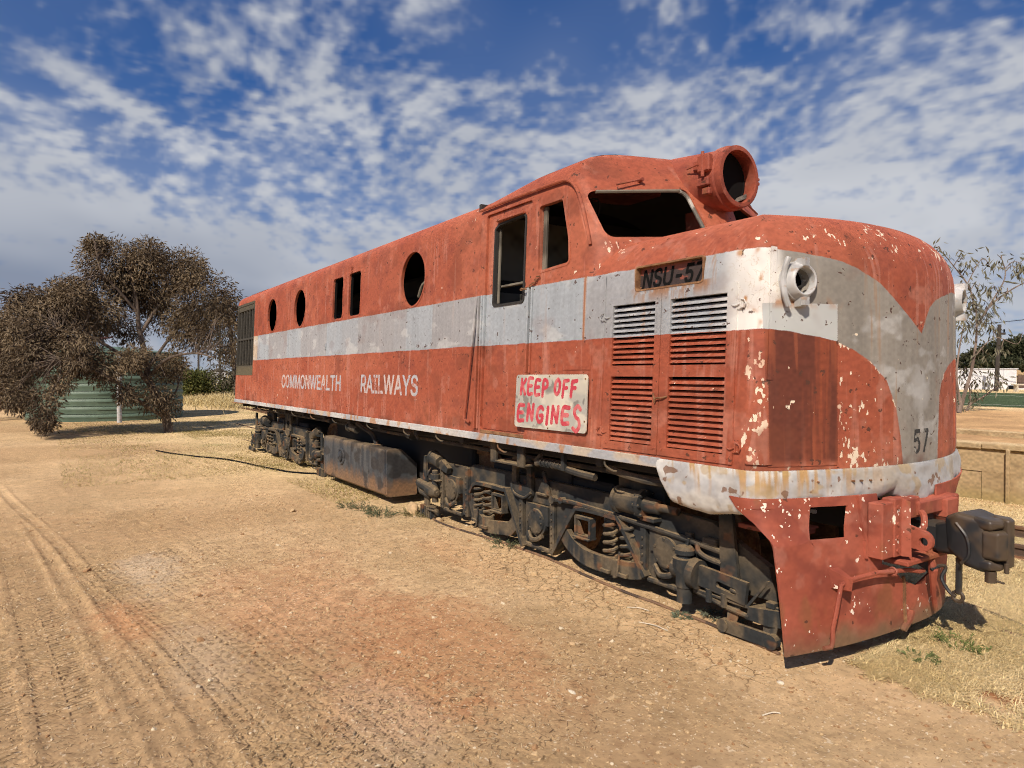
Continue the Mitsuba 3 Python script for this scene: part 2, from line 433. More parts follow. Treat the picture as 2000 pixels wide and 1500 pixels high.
def sign_fn(p, n, uv):
    a, b = F3(p.x * 3.0, 2.0, p.z * 5, 4), F3(p.x * 14, 2.0, p.z * 9, 3)
    c = mix(rgb(.52, .49, .40), rgb(.40, .395, .345), ss(.42, .60, a))
    c = mix(c, rgb(.20, .195, .17), ss(.60, .68, b + 0.12 * ss(.09, .0, dr.abs(p.z - 1.475))) * ss(.42, .55, a) * 0.9)
    return mix(c, rgb(.66, .62, .50), ss(.60, .72, F3(p.x * 5 + 3, 1.0, p.z * 6, 3)) * 0.7)


mat('mat_sign', sign_fn, 0.5)
mat('mat_sign_red', lambda p, n, uv: mix(rgb(.50, .055, .075), rgb(.60, .16, .16), ss(.45, .75, F3(p.x * 16, 1.0, p.z * 16, 3))), 0.5)


def rust_fn(p, n, uv):
    f = F3(p.x * 12, p.y * 12, p.z * 12, 3)
    return mix(rgb(.16, .075, .035), rgb(.28, .15, .07), ss(.35, .7, f)) * (0.8 + 0.4 * N3(p.x * 90, p.y * 90, p.z * 90))


mat('mat_rust', rust_fn, 0.85)
mat('mat_plate', lambda p, n, uv: mix(rgb(.050, .034, .030), rgb(.24, .07, .045), ss(.60, .68, F3(p.x * 11, 1.0, p.z * 9, 3) + 0.5 * ss(2.36, 2.43, p.z) - 0.1)), 0.6)
mat('mat_coupler', lambda p, n, uv: mix(mix(rgb(.020, .022, .025), rgb(.070, .050, .033), ss(.50, .72, F3(p.x * 7, p.y * 7, p.z * 7, 3) + .25 * ss(-1.78, -1.66, p.x))), rgb(.13, .10, .06), ss(.3, 1.0, n.z) * 0.35), 0.42,
    lambda p, n, uv: 0.006 * F3(p.x * 14, p.y * 14, p.z * 14, 3), 1.0, 0.003, specular=0.5)
# ================================================================ THE LOCOMOTIVE
TL = math.tan(math.radians(2.5))
HW = 1.27
LOCO = thing('locomotive')
tag(LOCO, 'derelict red and silver diesel locomotive with empty windows, standing on half buried rails', 'locomotive')


def part(name, mesh, m='mat_paint', parent=None, smooth=30, label=None):
    k = add(name, mesh, m, parent or LOCO, smooth)
    if label:
        tag(k, label)
    return k


def kz(z):
    return 1 - TL * (z - 1.1) / HW


def sidemap(m):
    """Local (x, outward d, z) on the near side wall to the world."""
    v = np.array(m.vertices)
    return trimesh.Trimesh(np.stack([v[:, 0], -HW + TL * (v[:, 2] - 1.1) - v[:, 1], v[:, 2]], 1), np.array(m.faces)[:, ::-1], process=False)


def sidepoly(poly, d0, d1):
    """A polygon in (x, z) as a plate on the near side wall, from d0 to d1 outward."""
    return sidemap(ext_y(poly, d0, d1))


def sidebox(x0, x1, z0, z1, d0, d1, b=0.003):
    return sidemap(cbox(x0, x1, d0, d1, z0, z1, b))


def sidetube(pts, r, n=7):
    return sidemap(tube(pts, r, n))


def section(zs, zc, n, off=0.0, z0=1.12):
    """Cross-section of the body as (y, z) points."""
    t = np.linspace(0, math.pi / 2, 16)
    w = HW * kz(zs) - off
    y, z = w * np.cos(t) ** (2 / n), zs + (zc - off - zs) * np.sin(t) ** (2 / n)
    y, z = np.concatenate([[HW * kz(z0) - off], y]), np.concatenate([[z0 + off], z])
    return np.vstack([np.stack([y, z], 1), np.stack([-y[::-1], z[::-1]], 1)])


def to_man(m):
    m = trimesh.Trimesh(m.vertices, m.faces, process=True)
    return Manifold(Mesh(np.asarray(m.vertices, np.float32), np.asarray(m.faces, np.uint32)))


def main_solid(off):
    return hull([(x, y, z) for x in (-15.83 + off, -5.5) for y, z in section(3.15, 3.5, 2.6, off)])


def cab_solid(off):
    P = [(-5.62 + off, y, z) for y, z in section(3.15, 3.5, 2.6, off)]
    layers = [(z, 0.0) for z in (1.12 + off, 2.6, 2.9, 3.16)] + [(3.16 + (0.43 - off) * math.sin(f), 0.27 * (1 - math.cos(f)) ** 1.0) for f in np.linspace(0.15, math.pi / 2, 9)]
    for z, back in layers:
        zz = max(z, 2.6)
        xa = -3.487 - 0.46 * (zz - 2.6) - back - off
        if z <= 3.15:
            w = HW * kz(z) - off
        else:
            q = min(1.0, (z - 3.15) / (3.60 - off - 3.15))
            w = (HW * kz(3.15) - off) * (1 - q ** 2.6) ** (1 / 2.6)
        w = max(w, 0.05)
        for s in np.linspace(0, 1, 12):
            y = w * s
            x = xa - 0.307 * (y / max(kz(z), 0.9)) ** 1.07
            if y > 1.09:
                x -= 0.07 * ((y - 1.09) / 0.1) ** 2
            x = max(x, -4.9)
            P += [(x, y, z), (x, -y, z)]
        P += [(-4.9, w, z), (-4.9, -w, z)]
    return hull(P)


def plan(off=0.0):
    y = np.linspace(-HW, HW, 61)
    g = Polygon([(-4.6, -HW)] + [(-2.13 - 0.21 * v * v, v) for v in y] + [(-4.6, HW)])
    g = g.buffer(-0.146, 12).buffer(0.146, 12)
    return g.buffer(-off, 8) if off else g


def nose_solid(off):
    P = []
    for z, inset in [(1.12 + off, 0.0), (1.7, 0.0), (2.28, 0.0)] + [(2.28 + (0.43 - off) * math.sin(f), 0.40 * (1 - math.cos(f)) ** 1.12) for f in np.linspace(0.12, math.pi / 2, 11)]:
        g = plan(off + inset)
        for x, y in np.array(g.exterior.coords):
            P.append((x, y * kz(z), z))
    P += [(-2.75, 0, 2.765 - off), (-4.5, 0, 2.79 - off), (-4.5, .5, 2.77 - off), (-4.5, -.5, 2.77 - off)]
    return hull(P)


outer = to_man(main_solid(0)) + to_man(cab_solid(0)) + to_man(nose_solid(0))
_in = [to_man(f(0.035)).as_original() for f in (main_solid, cab_solid, nose_solid)]
INNER = {m.original_id() for m in _in}
inner = _in[0] + _in[1] + _in[2]
shell = outer - inner


def cut(m):
    global shell
    shell = shell - to_man(m)


CR = (2.775, 0.315)
PORT = [(-13.02, CR[0]), (-11.32, CR[0]), (-7.07, CR[0])]
for x, z in PORT:
    cut(ext_y(Point(x, z).buffer(CR[1], 16), -1.6, -0.9))
WIN = [(-9.725, -9.31, 2.472, 3.08), (-9.085, -8.645, 2.474, 3.085)]
for w in WIN:
    cut(ext_y(rbox(*w[:2], *w[2:], 0.06), -1.6, -0.9))
cut(cbox(-15.79, -14.375, -1.6, -1.0, 1.675, 3.155, 0.001))
DOOR = (-5.5, -4.765, 1.17, 3.20)
cut(ext_y(rbox(DOOR[0], DOOR[1], DOOR[2], DOOR[3], 0.03), -1.6, -0.9))
W2 = Polygon([(-4.655, 2.553), (-4.225, 2.578), (-4.245, 2.80), (-4.335, 3.125), (-4.665, 3.125)]).buffer(-0.04).buffer(0.04, 6)
cut(ext_y(W2, -1.6, -0.9))
for s in (1, -1):
    wp = Polygon([(s * 1.09, 2.745), (s * .20, 2.80), (s * .27, 3.225), (s * 1.125, 3.135)]).buffer(-0.06).buffer(0.06, 6)
    cut(ext_x(wp, -4.5, -2.9))
cut(ext_y(rbox(-3.475, -2.88, 2.281, 2.441, 0.02), -1.6, -1.16))
for x0, x1 in ((-3.69, -3.272), (-3.133, -2.678)):
    for z0, z1 in ((1.752, 2.190), (1.205, 1.675)):
        cut(cbox(x0, x1, -1.6, -1.1, z0, z1, 0.0005))
for s in (1, -1):
    cut(cyl((-2.7, s * 1.018, 2.238), (-2.1, s * 1.018, 2.238), 0.085, 24))
body_m = shell.trim_by_plane((-1, 0, 0), 5.62)
front_m = shell.trim_by_plane((1, 0, 0), -5.62)
cab_m = front_m - to_man(cbox(-3.93, -1.5, -2, 2, 0.5, 2.735, 0.0005))
nose_m = front_m ^ to_man(cbox(-3.93, -1.5, -2, 2, 0.5, 2.735, 0.0005))


def clean(m):
    m = tm(m)
    return trimesh.Trimesh(m.vertices, m.faces, process=True)


def skins(m):
    """The painted outside and the lining of a shell, told apart by which solid each face came from."""
    k = m.to_mesh()
    V, F = np.array(k.vert_properties[:, :3]), np.array(k.tri_verts)
    src = np.zeros(len(F), int)
    for i, o in enumerate(k.run_original_id):
        src[k.run_index[i] // 3:k.run_index[i + 1] // 3] = o
    ins = np.isin(src, list(INNER))
    return [trimesh.Trimesh(V, F[q], process=True) for q in (~ins, ins)]


for nm, m in (('body_shell', body_m), ('cab', cab_m), ('nose', nose_m)):
    o, l = skins(m)
    kk = part(nm, o, smooth=35)
    if len(l.faces):
        part('lining', l, 'mat_lining', kk)

# ---- inside: engine, bulkhead, pipework, desk
part('engine_block', cat([cbox(-14.3, -6.4, -0.55, 0.55, 1.2, 2.75, .05), cbox(-13.9, -6.9, -0.38, 0.38, 2.7, 3.05, .05)] + [cbox(x, x + .5, -0.62, 0.62, 1.6, 2.6, .03) for x in np.arange(-13.8, -6.8, .9)]), 'mat_dark')
part('bulkhead', cbox(-5.70, -5.66, -1.15, 1.15, 1.2, 3.35), 'mat_dark')
mat('mat_cab_cream', lambda p, n, uv: mix(rgb(.19, .17, .13), rgb(.07, .06, .045), ss(.45, .7, F3(p.x * 4, p.y * 4, p.z * 4, 3))), 0.7)
part('bulkhead_panel', cat([cbox(-5.655, -5.64, -1.1, 1.1, 2.62, 3.25), cbox(-5.655, -5.64, -1.1, -0.55, 1.25, 2.5), cbox(-5.655, -5.64, 0.1, 1.1, 1.25, 2.5)]), 'mat_cab_cream', label='stained cream upper wall of the cab seen through the side windows')
part('cab_floor', cbox(-5.6, -2.6, -1.1, 1.1, 1.16, 1.2), 'mat_dark')
part('control_desk', cat([cbox(-4.35, -3.6, -1.05, -0.35, 1.9, 2.5, .04), cbox(-4.30, -3.9, -0.95, -0.45, 2.5, 2.66, .03)]), 'mat_dark')
part('ceiling_fan', cat([tube([(-4.55 + .13 * math.cos(t), -0.72 + .03 * math.sin(t), 3.1 + .13 * math.sin(t)) for t in np.linspace(0, 6.3, 25)], .007, 5), cyl((-4.6, -.72, 3.1), (-4.5, -.72, 3.1), .04), cyl((-4.6, -.72, 3.1), (-4.6, -.72, 3.4), .012)]), 'mat_dark')
part('hose', tube(curve([(-7.42, -.95, 2.62), (-7.3, -.96, 2.74), (-7.12, -.97, 2.79), (-6.98, -.99, 2.86), (-6.9, -1.0, 2.97), (-6.86, -1.0, 3.1)]), .022, 9), 'mat_cab_cream', label='pale bent hose seen through the largest round window')
part('hose', tube(curve([(-12.9, -.9, 2.7), (-12.75, -.95, 2.72), (-12.6, -.95, 2.68)]), .03, 8), 'mat_cab_cream')

# ---- rims of the openings
for x, z in PORT:
    r = sidepoly(Point(x, z).buffer(CR[1] + .016, 20).difference(Point(x, z).buffer(CR[1] - .006, 20)), -0.03, 0.007)
    part('porthole_rim', r)
for w in WIN:
    o = rbox(w[0], w[1], w[2], w[3], .06)
    part('window_frame', sidepoly(o.buffer(.014).difference(o.buffer(-.010)), -.05, .005), 'mat_paint')
    part('window_seal', sidepoly(o.buffer(-.011).difference(o.buffer(-.022)), -.05, -.02), 'mat_black')
part('window_frame', sidepoly(W2.buffer(.012).difference(W2.buffer(-.010)), -.05, .005))
part('window_bar', sidebox(-4.645, -4.60, 2.57, 3.11, -.06, -.035), 'mat_cab_cream', label='bare pale wooden bar in the front cab window')

def on_cab(y, z, d=0.0):
    return np.array([-3.487 - 0.46 * (z - 2.6) - 0.307 * abs(y / kz(z)) ** 1.07 + d, y, z])


mat('mat_gasket', lambda p, n, uv: mix(rgb(.46, .44, .38), rgb(.12, .11, .09), ss(.4, .62, F3(p.x * 9, p.y * 20, p.z * 9, 3))), .7)
gasket = [on_cab(y, z, -.02) for y, z in ((-.225, 2.80), (-.235, 2.9), (-.255, 3.05), (-.272, 3.16), (-.325, 3.205))]
part('windscreen_gasket', tube(curve(gasket), .016, 8), 'mat_gasket', label='torn pale rubber strip down the right side of the windscreen opening')
part('windscreen_lip', tube(curve([on_cab(y, z, -.012) for y, z in ((-.325, 3.205), (-.65, 3.175), (-1.05, 3.138))]), .014, 6), 'mat_cab_cream')
for s in (1, -1):
    a, b = on_cab(s * .66, 3.27, .035), on_cab(s * .90, 3.20, .045)
    w = part('wiper', cat([tube([a, b], .008, 6), cyl(on_cab(s * .66, 3.26, -.03), a + [.012, 0, 0], .016, 10)]), 'mat_red')

# ---- cab door, posts, gutter, rod, chain
do = rbox(DOOR[0] + .005, DOOR[1] - .005, DOOR[2] + .005, DOOR[3] - .005, .025)
dw = Polygon([(-5.375, 2.325), (-4.875, 2.325), (-4.875, 3.10), (-5.30, 3.085), (-5.375, 3.05)]).buffer(-.035).buffer(.035, 5)
cd = part('cab_door', sidepoly(do.difference(dw), -.045, -.022))
part('window_frame', sidepoly(dw.buffer(.008).difference(dw.buffer(-.012)), -.05, -.012), 'mat_dark', cd)
part('window_bar', sidebox(-5.36, -5.335, 2.35, 3.05, -.07, -.05), 'mat_cab_cream', cd)
part('door_shelf', sidebox(-5.33, -4.90, 2.50, 2.52, -.12, -.07), 'mat_cab_cream', cd)
for x in (-5.555, -4.735):
    hi, lo_ = 2.44, 1.17 if x < -5 else 1.70
    part('door_post', cat([sidebox(x - .028, x - .010, lo_, hi, .0, .030), sidebox(x + .010, x + .028, lo_, hi, .0, .018)]))
    part('door_track', sidebox(x - .010, x + .010, lo_, hi, -.002, .004), 'mat_black')
part('draught_rod', sidetube([(-5.585, .035, 2.415), (-5.745, .035, 1.25), (-5.69, .03, 1.235), (-5.665, .02, 1.22)], .013, 8))
part('rain_gutter', sidetube(curve([(-5.60, .012, 3.262), (-5.0, .014, 3.266), (-4.42, .016, 3.262), (-4.27, .016, 3.245), (-4.17, .014, 3.17), (-4.10, .010, 3.04), (-4.03, .004, 2.84), (-3.99, -.004, 2.69)]), .014, 8))
part('door_brow', sidebox(-5.33, -4.89, 3.105, 3.125, -.02, .02))
lk = []
for i in range(8):
    t = i / 7
    c = np.array([-4.86 + .24 * t, .02, 2.43 + .085 * t - .03 * math.sin(math.pi * t)])
    e = [(c[0] + .020 * math.cos(a), c[1] + (.009 * math.sin(a) if i % 2 else 0), c[2] + (0 if i % 2 else .009 * math.sin(a))) for a in np.linspace(0, 6.3, 11)]
    lk.append(tube(e, .0045, 5))
part('door_chain', sidemap(cat(lk)), 'mat_rust')
part('kick_plate', sidebox(-5.48, -4.78, 1.135, 1.165, -.01, .012), 'mat_rust')
part('access_panel', sidebox(-4.262, -3.925, 1.722, 1.955, -.001, .006))
part('access_panel', sidepoly(rbox(-10.1, -8.0, 1.14, 1.23, .01), -.001, .004))
part('lap_strip', sidebox(-4.035, -4.005, 1.97, 2.43, -.001, .006))
part('lap_strip', sidebox(-3.80, -3.785, 1.14, 2.43, -.001, .006))

# ---- louvred doors on the nose side
LV = [(-3.757, -3.218, -3.69, -3.272), (-3.212, -2.607, -3.133, -2.678)]
for i, (x0, x1, a, b) in enumerate(LV):
    hole = unary_union([sbox(a, 1.752, b, 2.190), sbox(a, 1.205, b, 1.675)])
    ld = part('louvre_door', sidepoly(rbox(x0, x1, 1.150, 2.247 + .002 * i, .006).difference(hole), -.002, .010))
    part('backing', sidebox(a - .01, b + .01, 1.2, 2.2, -.10, -.085), 'mat_black', ld)
    for z in list(2.1845 - .0378 * np.arange(12)) + list(1.6695 - .0378 * np.arange(13)):
        zt, zb = z - .0105, z - .0375
        g = Polygon([(-.026, zt), (.004, zb), (.004, zb - .004), (-.001, zb - .004), (-.029, zt - .003)])
        m = ext_x(g, a - .004, b + .004)
        part('slat', sidemap(m), 'mat_paint', ld, smooth=False)
    for x in (x0 + .035, x1 - .035):
        for z in (1.19, 2.21):
            part('bolt', sidemap(cyl((x, .008, z), (x, .015, z), .008, 8)), 'mat_paint', ld)


def latch(x, z, s=1):
    k = part('latch', sidepoly(rbox(x - .022, x + .022, z - .035, z + .035, .01), .0, .008))
    ring = [(x + s * .004, .012, z + .028), (x + s * .035, .016, z + .020), (x + s * .045, .018, z), (x + s * .035, .016, z - .022), (x + s * .004, .012, z - .028), (x + s * .004, .012, z + .028)]
    part('ring', sidetube(ring, .0045, 6), 'mat_paint', k)
    part('strap', sidetube(curve([(x, .012, z), (x - s * .03, .02, z - .012), (x - s * .06, .008, z - .004)]), .005, 5), 'mat_paint', k)


latch(-3.775, 2.115, -1), latch(-2.585, 2.115, 1), latch(-3.775, 1.275, -1), latch(-2.59, 1.255, 1)
part('door_wire', sidetube(curve([(-3.26, .014, 1.56), (-3.235, .03, 1.53), (-3.24, .02, 1.50), (-3.22, .03, 1.53), (-3.17, .025, 1.535), (-3.135, .015, 1.545)]), .006, 6), 'mat_rust')

# ---- number plate box
k = part('number_plate', sidebox(-3.49, -2.87, 2.27, 2.45, -.045, -.040), 'mat_plate')
tag(k, 'recessed dark number plate above the louvred doors')
t = text_mesh('NSU-57', 0.118, 0.003, True)
v = np.array(t.vertices)
v = (v - v.min(0)) / (v.max(0) - v.min(0))
v = np.stack([-3.45 + .54 * v[:, 0] + .02 * v[:, 1], -.039 + .003 * v[:, 2], 2.292 + .130 * v[:, 1]], 1)
part('lettering', sidemap(trimesh.Trimesh(v, np.array(t.faces)[:, ::-1], process=False)), 'mat_black', k, False)
o = rbox(-3.475, -2.88, 2.281, 2.441, .02)
part('rim', sidepoly(o.buffer(.008).difference(o.buffer(-.004)), -.04, .004), 'mat_rust', k)
for x in (-3.46, -2.895):
    part('bolt', sidemap(cyl((x, -.04, 2.30), (x, -.03, 2.30), .007, 8)), 'mat_rust', k)


# ---- painted lettering on the side
def side_text(s, x0, x1, z0, z1, m='mat_letter', d=.0012):
    t = text_mesh(s, 0.2, 0.002, True)
    v = np.array(t.vertices)
    v = (v - v.min(0)) / (v.max(0) - v.min(0))
    v = np.stack([x0 + (x1 - x0) * v[:, 0], d * v[:, 2] - .0004, z0 + (z1 - z0) * v[:, 1]], 1)
    return sidemap(trimesh.Trimesh(v, np.array(t.faces)[:, ::-1], process=False))


part('lettering', side_text('COMMONWEALTH', -12.225, -9.277, 1.440, 1.672), 'mat_letter', smooth=False, label='faded grey word COMMONWEALTH painted on the side')
part('lettering', side_text('RAILWAYS', -8.525, -6.842, 1.438, 1.681), 'mat_letter', smooth=False, label='grey word RAILWAYS painted on the side')

# ---- radiator grille at the tail
gk = part('radiator_grille', sidebox(-15.80, -14.37, 1.66, 3.17, -.14, -.12), 'mat_dark')
mat('mat_mesh', lambda p, n, uv: mix(rgb(.045, .042, .034), rgb(.10, .085, .05), ss(1.95, 1.75, p.z) + 0.5 * ss(2.95, 3.1, p.z)) * (0.7 + 0.6 * N3(p.x * 60, p.y * 10, p.z * 60)), 0.8)
o = sbox(-15.79, 1.675, -14.375, 3.155)
part('frame', sidepoly(o.buffer(.02).difference(o.buffer(-.03)), -.05, .006), 'mat_mesh', gk)
part('rail', sidebox(-15.76, -14.40, 2.395, 2.435, -.05, -.004), 'mat_mesh', gk)
part('rail', sidebox(-15.76, -14.40, 1.70, 1.86, -.05, -.006), 'mat_mesh', gk)
part('rail', sidebox(-15.76, -14.40, 3.02, 3.13, -.05, -.006), 'mat_mesh', gk)
for x in np.linspace(-15.55, -14.6, 5):
    part('bar', sidebox(x - .022, x + .022, 1.87, 3.01, -.048, -.008), 'mat_mesh', gk)
part('mesh', cat([sidebox(x - .003, x + .003, 1.87, 3.01, -.06, -.054, .001) for x in np.linspace(-15.74, -14.42, 46)] + [sidebox(-15.76, -14.40, z - .003, z + .003, -.068, -.062, .001) for z in np.linspace(1.89, 3.0, 34)]), 'mat_mesh', gk, False)
tag(gk + '__mesh', kind='stuff')

# ---- lap seams of the side sheets, studs, handholds
for x in (-14.02, -11.9, -9.93, -8.05, -6.55, -5.62):
    part('lap_strip', sidebox(x - .012, x + .012, 1.14, 3.12, -.001, .0028, .001))
for x, z in ((-8.62, 2.18), (-9.96, 2.09), (-8.98, 3.13)):
    k = part('hook', sidetube([(x + .02 * math.cos(a), .014, z + .04 * math.sin(a)) for a in np.linspace(0, 5.6, 12)], .007, 6))
# ---- sill and running strip
part('side_sill', sidebox(-15.83, -3.19, 1.064, 1.132, -.03, .016, .004), 'mat_sill', label='dented light grey sill strip along the foot of the side')
part('side_sill', mirror(sidebox(-15.83, -3.19, 1.064, 1.132, -.03, .016, .004), 1), 'mat_sill')
for x in (-13.9, -12.7, -11.6, -10.6, -9.6, -8.3, -7.2, -6.4, -5.2, -3.75):
    part('sill_hook', tube(curve([(x, -1.255, 1.07), (x + .01, -1.262, 1.02), (x + .06, -1.24, .985), (x + .09, -1.22, .98)]), .008, 6), 'mat_grime')
part('sill_batten', sidebox(-15.9, -15.0, 1.045, 1.062, -.04, .05), 'mat_rust')
part('underframe_dark_fill', cat([cbox(-15.8, -2.45, -1.0, 1.0, .96, 1.10, .01), cbox(-11.2, -6.7, -.62, .62, .30, .97, .03), cbox(-15.7, -2.4, -.42, -.24, .70, .98, .01), cbox(-15.7, -2.4, .24, .42, .70, .98, .01)] + [cbox(x, x + .08, -1.18, 1.18, .98, 1.09, .01) for x in np.arange(-15.5, -2.7, 1.05)]), 'mat_dark')  # underframe beams, with dark blocks added to keep the space below black

# ---- roof fittings
part('roof_walkway', cat([cbox(-14.2, -9.4, -.46, .46, 3.47, 3.535, .01), cbox(-9.3, -6.3, -.46, .46, 3.475, 3.55, .01)]), 'mat_red')
for x in (-13.4, -12.3, -11.0, -10.1, -8.9, -7.6, -6.6):
    part('roof_catch', cbox(x, x + .12, -.50, -.43, 3.50, 3.60, .01), 'mat_rust')
part('roof_hatch', cbox(-6.15, -4.85, -.5, .5, 3.49, 3.60, .015), 'mat_red')
for i in range(7):
    part('roof_rib', hull([(x, y, z) for x in (-15.75 + .2 * i, -15.69 + .2 * i) for y, z in ((-1.02, 3.34), (-.9, 3.44), (-.5, 3.52), (-.5, 3.46), (-1.0, 3.30))]), 'mat_red')
part('roof_horn', cat([cyl((-4.42, .16, 3.60), (-4.2, .16, 3.62), .025, 10, .045), cbox(-4.42, -4.28, .08, .22, 3.52, 3.61)]), 'mat_dark')

# ---- headlight
hz = 3.295
H0 = np.array([0.0, 0, hz])


def ring_x(prof, n=36):
    """Hollow revolution about the x axis through the headlight: closed loop of (x, r)."""
    th = np.arange(n) * 2 * math.pi / n
    m = len(prof)
    V = np.array([[x, r * math.cos(t), hz + r * math.sin(t)] for t in th for x, r in prof])
    i, j = np.meshgrid(np.arange(n), np.arange(m), indexing='ij')
    a, b, c, d = i * m + j, i * m + (j + 1) % m, ((i + 1) % n) * m + (j + 1) % m, ((i + 1) % n) * m + j
    F = np.vstack([np.stack([a, b, c], -1).reshape(-1, 3), np.stack([a, c, d], -1).reshape(-1, 3)])
    m = trimesh.Trimesh(V, F, process=False)
    return m if m.volume > 0 else trimesh.Trimesh(V, F[:, ::-1], process=False)


hk = part('headlight', clean(to_man(ring_x([(-4.55, .335), (-4.1, .295), (-3.66, .245), (-3.60, .242), (-3.60, .225), (-4.1, .27), (-4.55, .29)])) - to_man(cab_solid(0.012))), 'mat_red', smooth=40)
tag(hk, 'large open cylindrical headlight on the cab roof with its lens missing')
part('rim', ring_x([(-3.66, .243), (-3.655, .262), (-3.60, .262), (-3.59, .250), (-3.535, .250), (-3.53, .242), (-3.53, .212), (-3.56, .208), (-3.64, .225)]), 'mat_red', hk, 40)
part('reflector', lathe([(0, .04), (.05, .12), (.16, .19), (.24, .222), (.25, .222), (.25, .21), (.245, .205)], (-3.9, 0, hz), (1, 0, 0), 28), 'mat_black', hk)
mat('mat_reflector', lambda p, n, uv: mix(rgb(.16, .14, .12), rgb(.05, .045, .04), ss(.4, .7, F3(p.x * 9, p.y * 9, p.z * 9, 3))), 0.4)
part('broken_mirror', hull([(-3.68, .04, hz - .20), (-3.58, .15, hz - .145), (-3.60, .175, hz - .10), (-3.69, .09, hz - .15), (-3.70, .06, hz - .203), (-3.60, .18, hz - .105)]), 'mat_reflector', hk)
part('bulb_holder', cat([cyl((-3.80, -.03, hz - .19), (-3.74, -.03, hz + .01), .008), cyl((-3.78, -.03, hz), (-3.72, -.03, hz), .030, 12), cyl((-3.73, -.03, hz), (-3.70, -.03, hz), .016, 10), cyl((-3.76, -.05, hz - .2), (-3.73, -.05, hz - .08), .02, 8, .006)]), 'mat_lamp_white', hk)
part('hinge', cat([cbox(-3.72, -3.60, -.30, -.245, hz + .02, hz + .16, .01), cyl((-3.66, -.30, hz - .02), (-3.66, -.30, hz + .18), .014, 10), cbox(-3.78, -3.70, -.275, -.255, hz + .05, hz + .13, .005), tube([(-3.83, -.29, hz + .08), (-3.70, -.31, hz + .085)], .006)]), 'mat_red', hk)
part('hinge_lug', cat([cbox(-3.74, -3.62, -.285, -.235, hz - .09, hz - .02, .01), cbox(-3.70, -3.62, -.27, -.22, hz - .16, hz - .10, .01)]), 'mat_red', hk)
part('latch', cat([cbox(-3.62, -3.54, .25, .275, hz - .03, hz - .005, .004), cbox(-3.62, -3.54, .25, .275, hz + .01, hz + .03, .004)]), 'mat_red', hk)
part('bracket', hull([(-4.0, -.10, 2.76), (-4.0, .10, 2.76), (-3.55, -.08, 2.76), (-3.55, .08, 2.76), (-3.75, -.08, 3.08), (-3.75, .08, 3.08), (-4.1, 0, 3.1)]), 'mat_red', hk)

# ---- marker lamps on the nose
for s in (-1, 1):
    y = s * 1.045
    x0 = -2.13 - .21 * y * y
    c, ax = np.array([x0, y * kz(2.24), 2.238]), np.array([.97, .20 * s, 0])

    def disc(prof, n=26):
        t, a, b = frame_of(ax)
        th = np.arange(n) * 2 * math.pi / n
        m = len(prof)
        V = np.array([c + h * t + r * (math.cos(q) * a + math.sin(q) * b) for q in th for h, r in prof])
        i, j = np.meshgrid(np.arange(n), np.arange(m), indexing='ij')
        A, B, C_, D_ = i * m + j, i * m + (j + 1) % m, ((i + 1) % n) * m + (j + 1) % m, ((i + 1) % n) * m + j
        F = np.vstack([np.stack([A, B, C_], -1).reshape(-1, 3), np.stack([A, C_, D_], -1).reshape(-1, 3)])
        q = trimesh.Trimesh(V, F, process=False)
        return q if q.volume > 0 else trimesh.Trimesh(V, F[:, ::-1], process=False)

    mk = part('marker_lamp', disc([(-.06, .114), (.010, .114), (.028, .109), (.048, .098), (.060, .092), (.064, .084), (.061, .076), (.04, .074), (-.06, .085)]), 'mat_lamp_white', smooth=40,
              label='white marker lamp housing with a dark empty lens' if s < 0 else 'white marker lamp on the far side of the nose')
    part('collar', disc([(-.05, .118), (.012, .119), (.020, .116), (.020, .108), (-.05, .104)]), 'mat_lamp_white', mk, 40)
    part('socket', disc([(-.07, .002), (-.06, .088), (-.055, .088), (-.062, .002)]), 'mat_black', mk)
    part('bulb_holder', tube([c + ax * -.05 + [0, 0, -.05], c + ax * .03 + [0, .01, -.03], c + ax * .05 + [0, .01, .0]], .010), 'mat_dark', mk)
    for dz in (.112, -.115):
        part('lug', hull([c + ax * h + [0, q * (1 if h else 1.3), dz + e] for h in (.0, .075) for q in (-.022, .022) for e in (-.03, .018)]), 'mat_lamp_white', mk)
    if s < 0:
        part('base_moulding', tube(curve([c + [.01, -.10, .13], c + [.0, -.118, .08], c + [-.01, -.125, .0], c + [-.0, -.12, -.09], c + [.01, -.10, -.15]]), .017, 8), 'mat_lamp_white', mk)
        part('foot', hull([c + ax * h + [0, q, e] for h in (.0, .045) for q in (-.03, .03) for e in (-.150, -.118)]), 'mat_lamp_white', mk)

# ---- sheets wrapped round the nose
_o = np.array(plan().exterior.coords)
_o = _o[(_o[:, 0] > -3.9)]
_line = LineString(np.vstack([[(-3.95, -HW)], _o[np.argsort(np.arctan2(_o[:, 1], _o[:, 0] + 3.95))], [(-3.95, HW)]]))
_L = _line.length
_U = np.arange(0, _L, .01)
OUT = np.array([_line.interpolate(u).coords[0] for u in _U])
_T = np.gradient(OUT, axis=0)
_T /= np.linalg.norm(_T, axis=1, keepdims=True)
from scipy.ndimage import gaussian_filter1d
_T = gaussian_filter1d(_T, 2, axis=0)
_T /= np.linalg.norm(_T, axis=1, keepdims=True)
NRM = np.stack([_T[:, 1], -_T[:, 0]], 1)


def flare(u, d, z, P):
    """The pilot plate stands square at its foot and follows the nose at its head."""
    w = np.interp(z, [.13, .40, .72, .80, .97], [1, .84, .60, .34, 0])[..., None]
    yt = np.interp(u, [ux(-2.47), uy(-1.1), uy(1.1), _L - ux(-2.47)], [-1.275, -1.1, 1.1, 1.275])
    t = np.stack([-2.125 - np.where(yt < 0, .095, .42) * yt * yt + d, yt, z + 0 * u], -1)
    return P + (t - P) * w


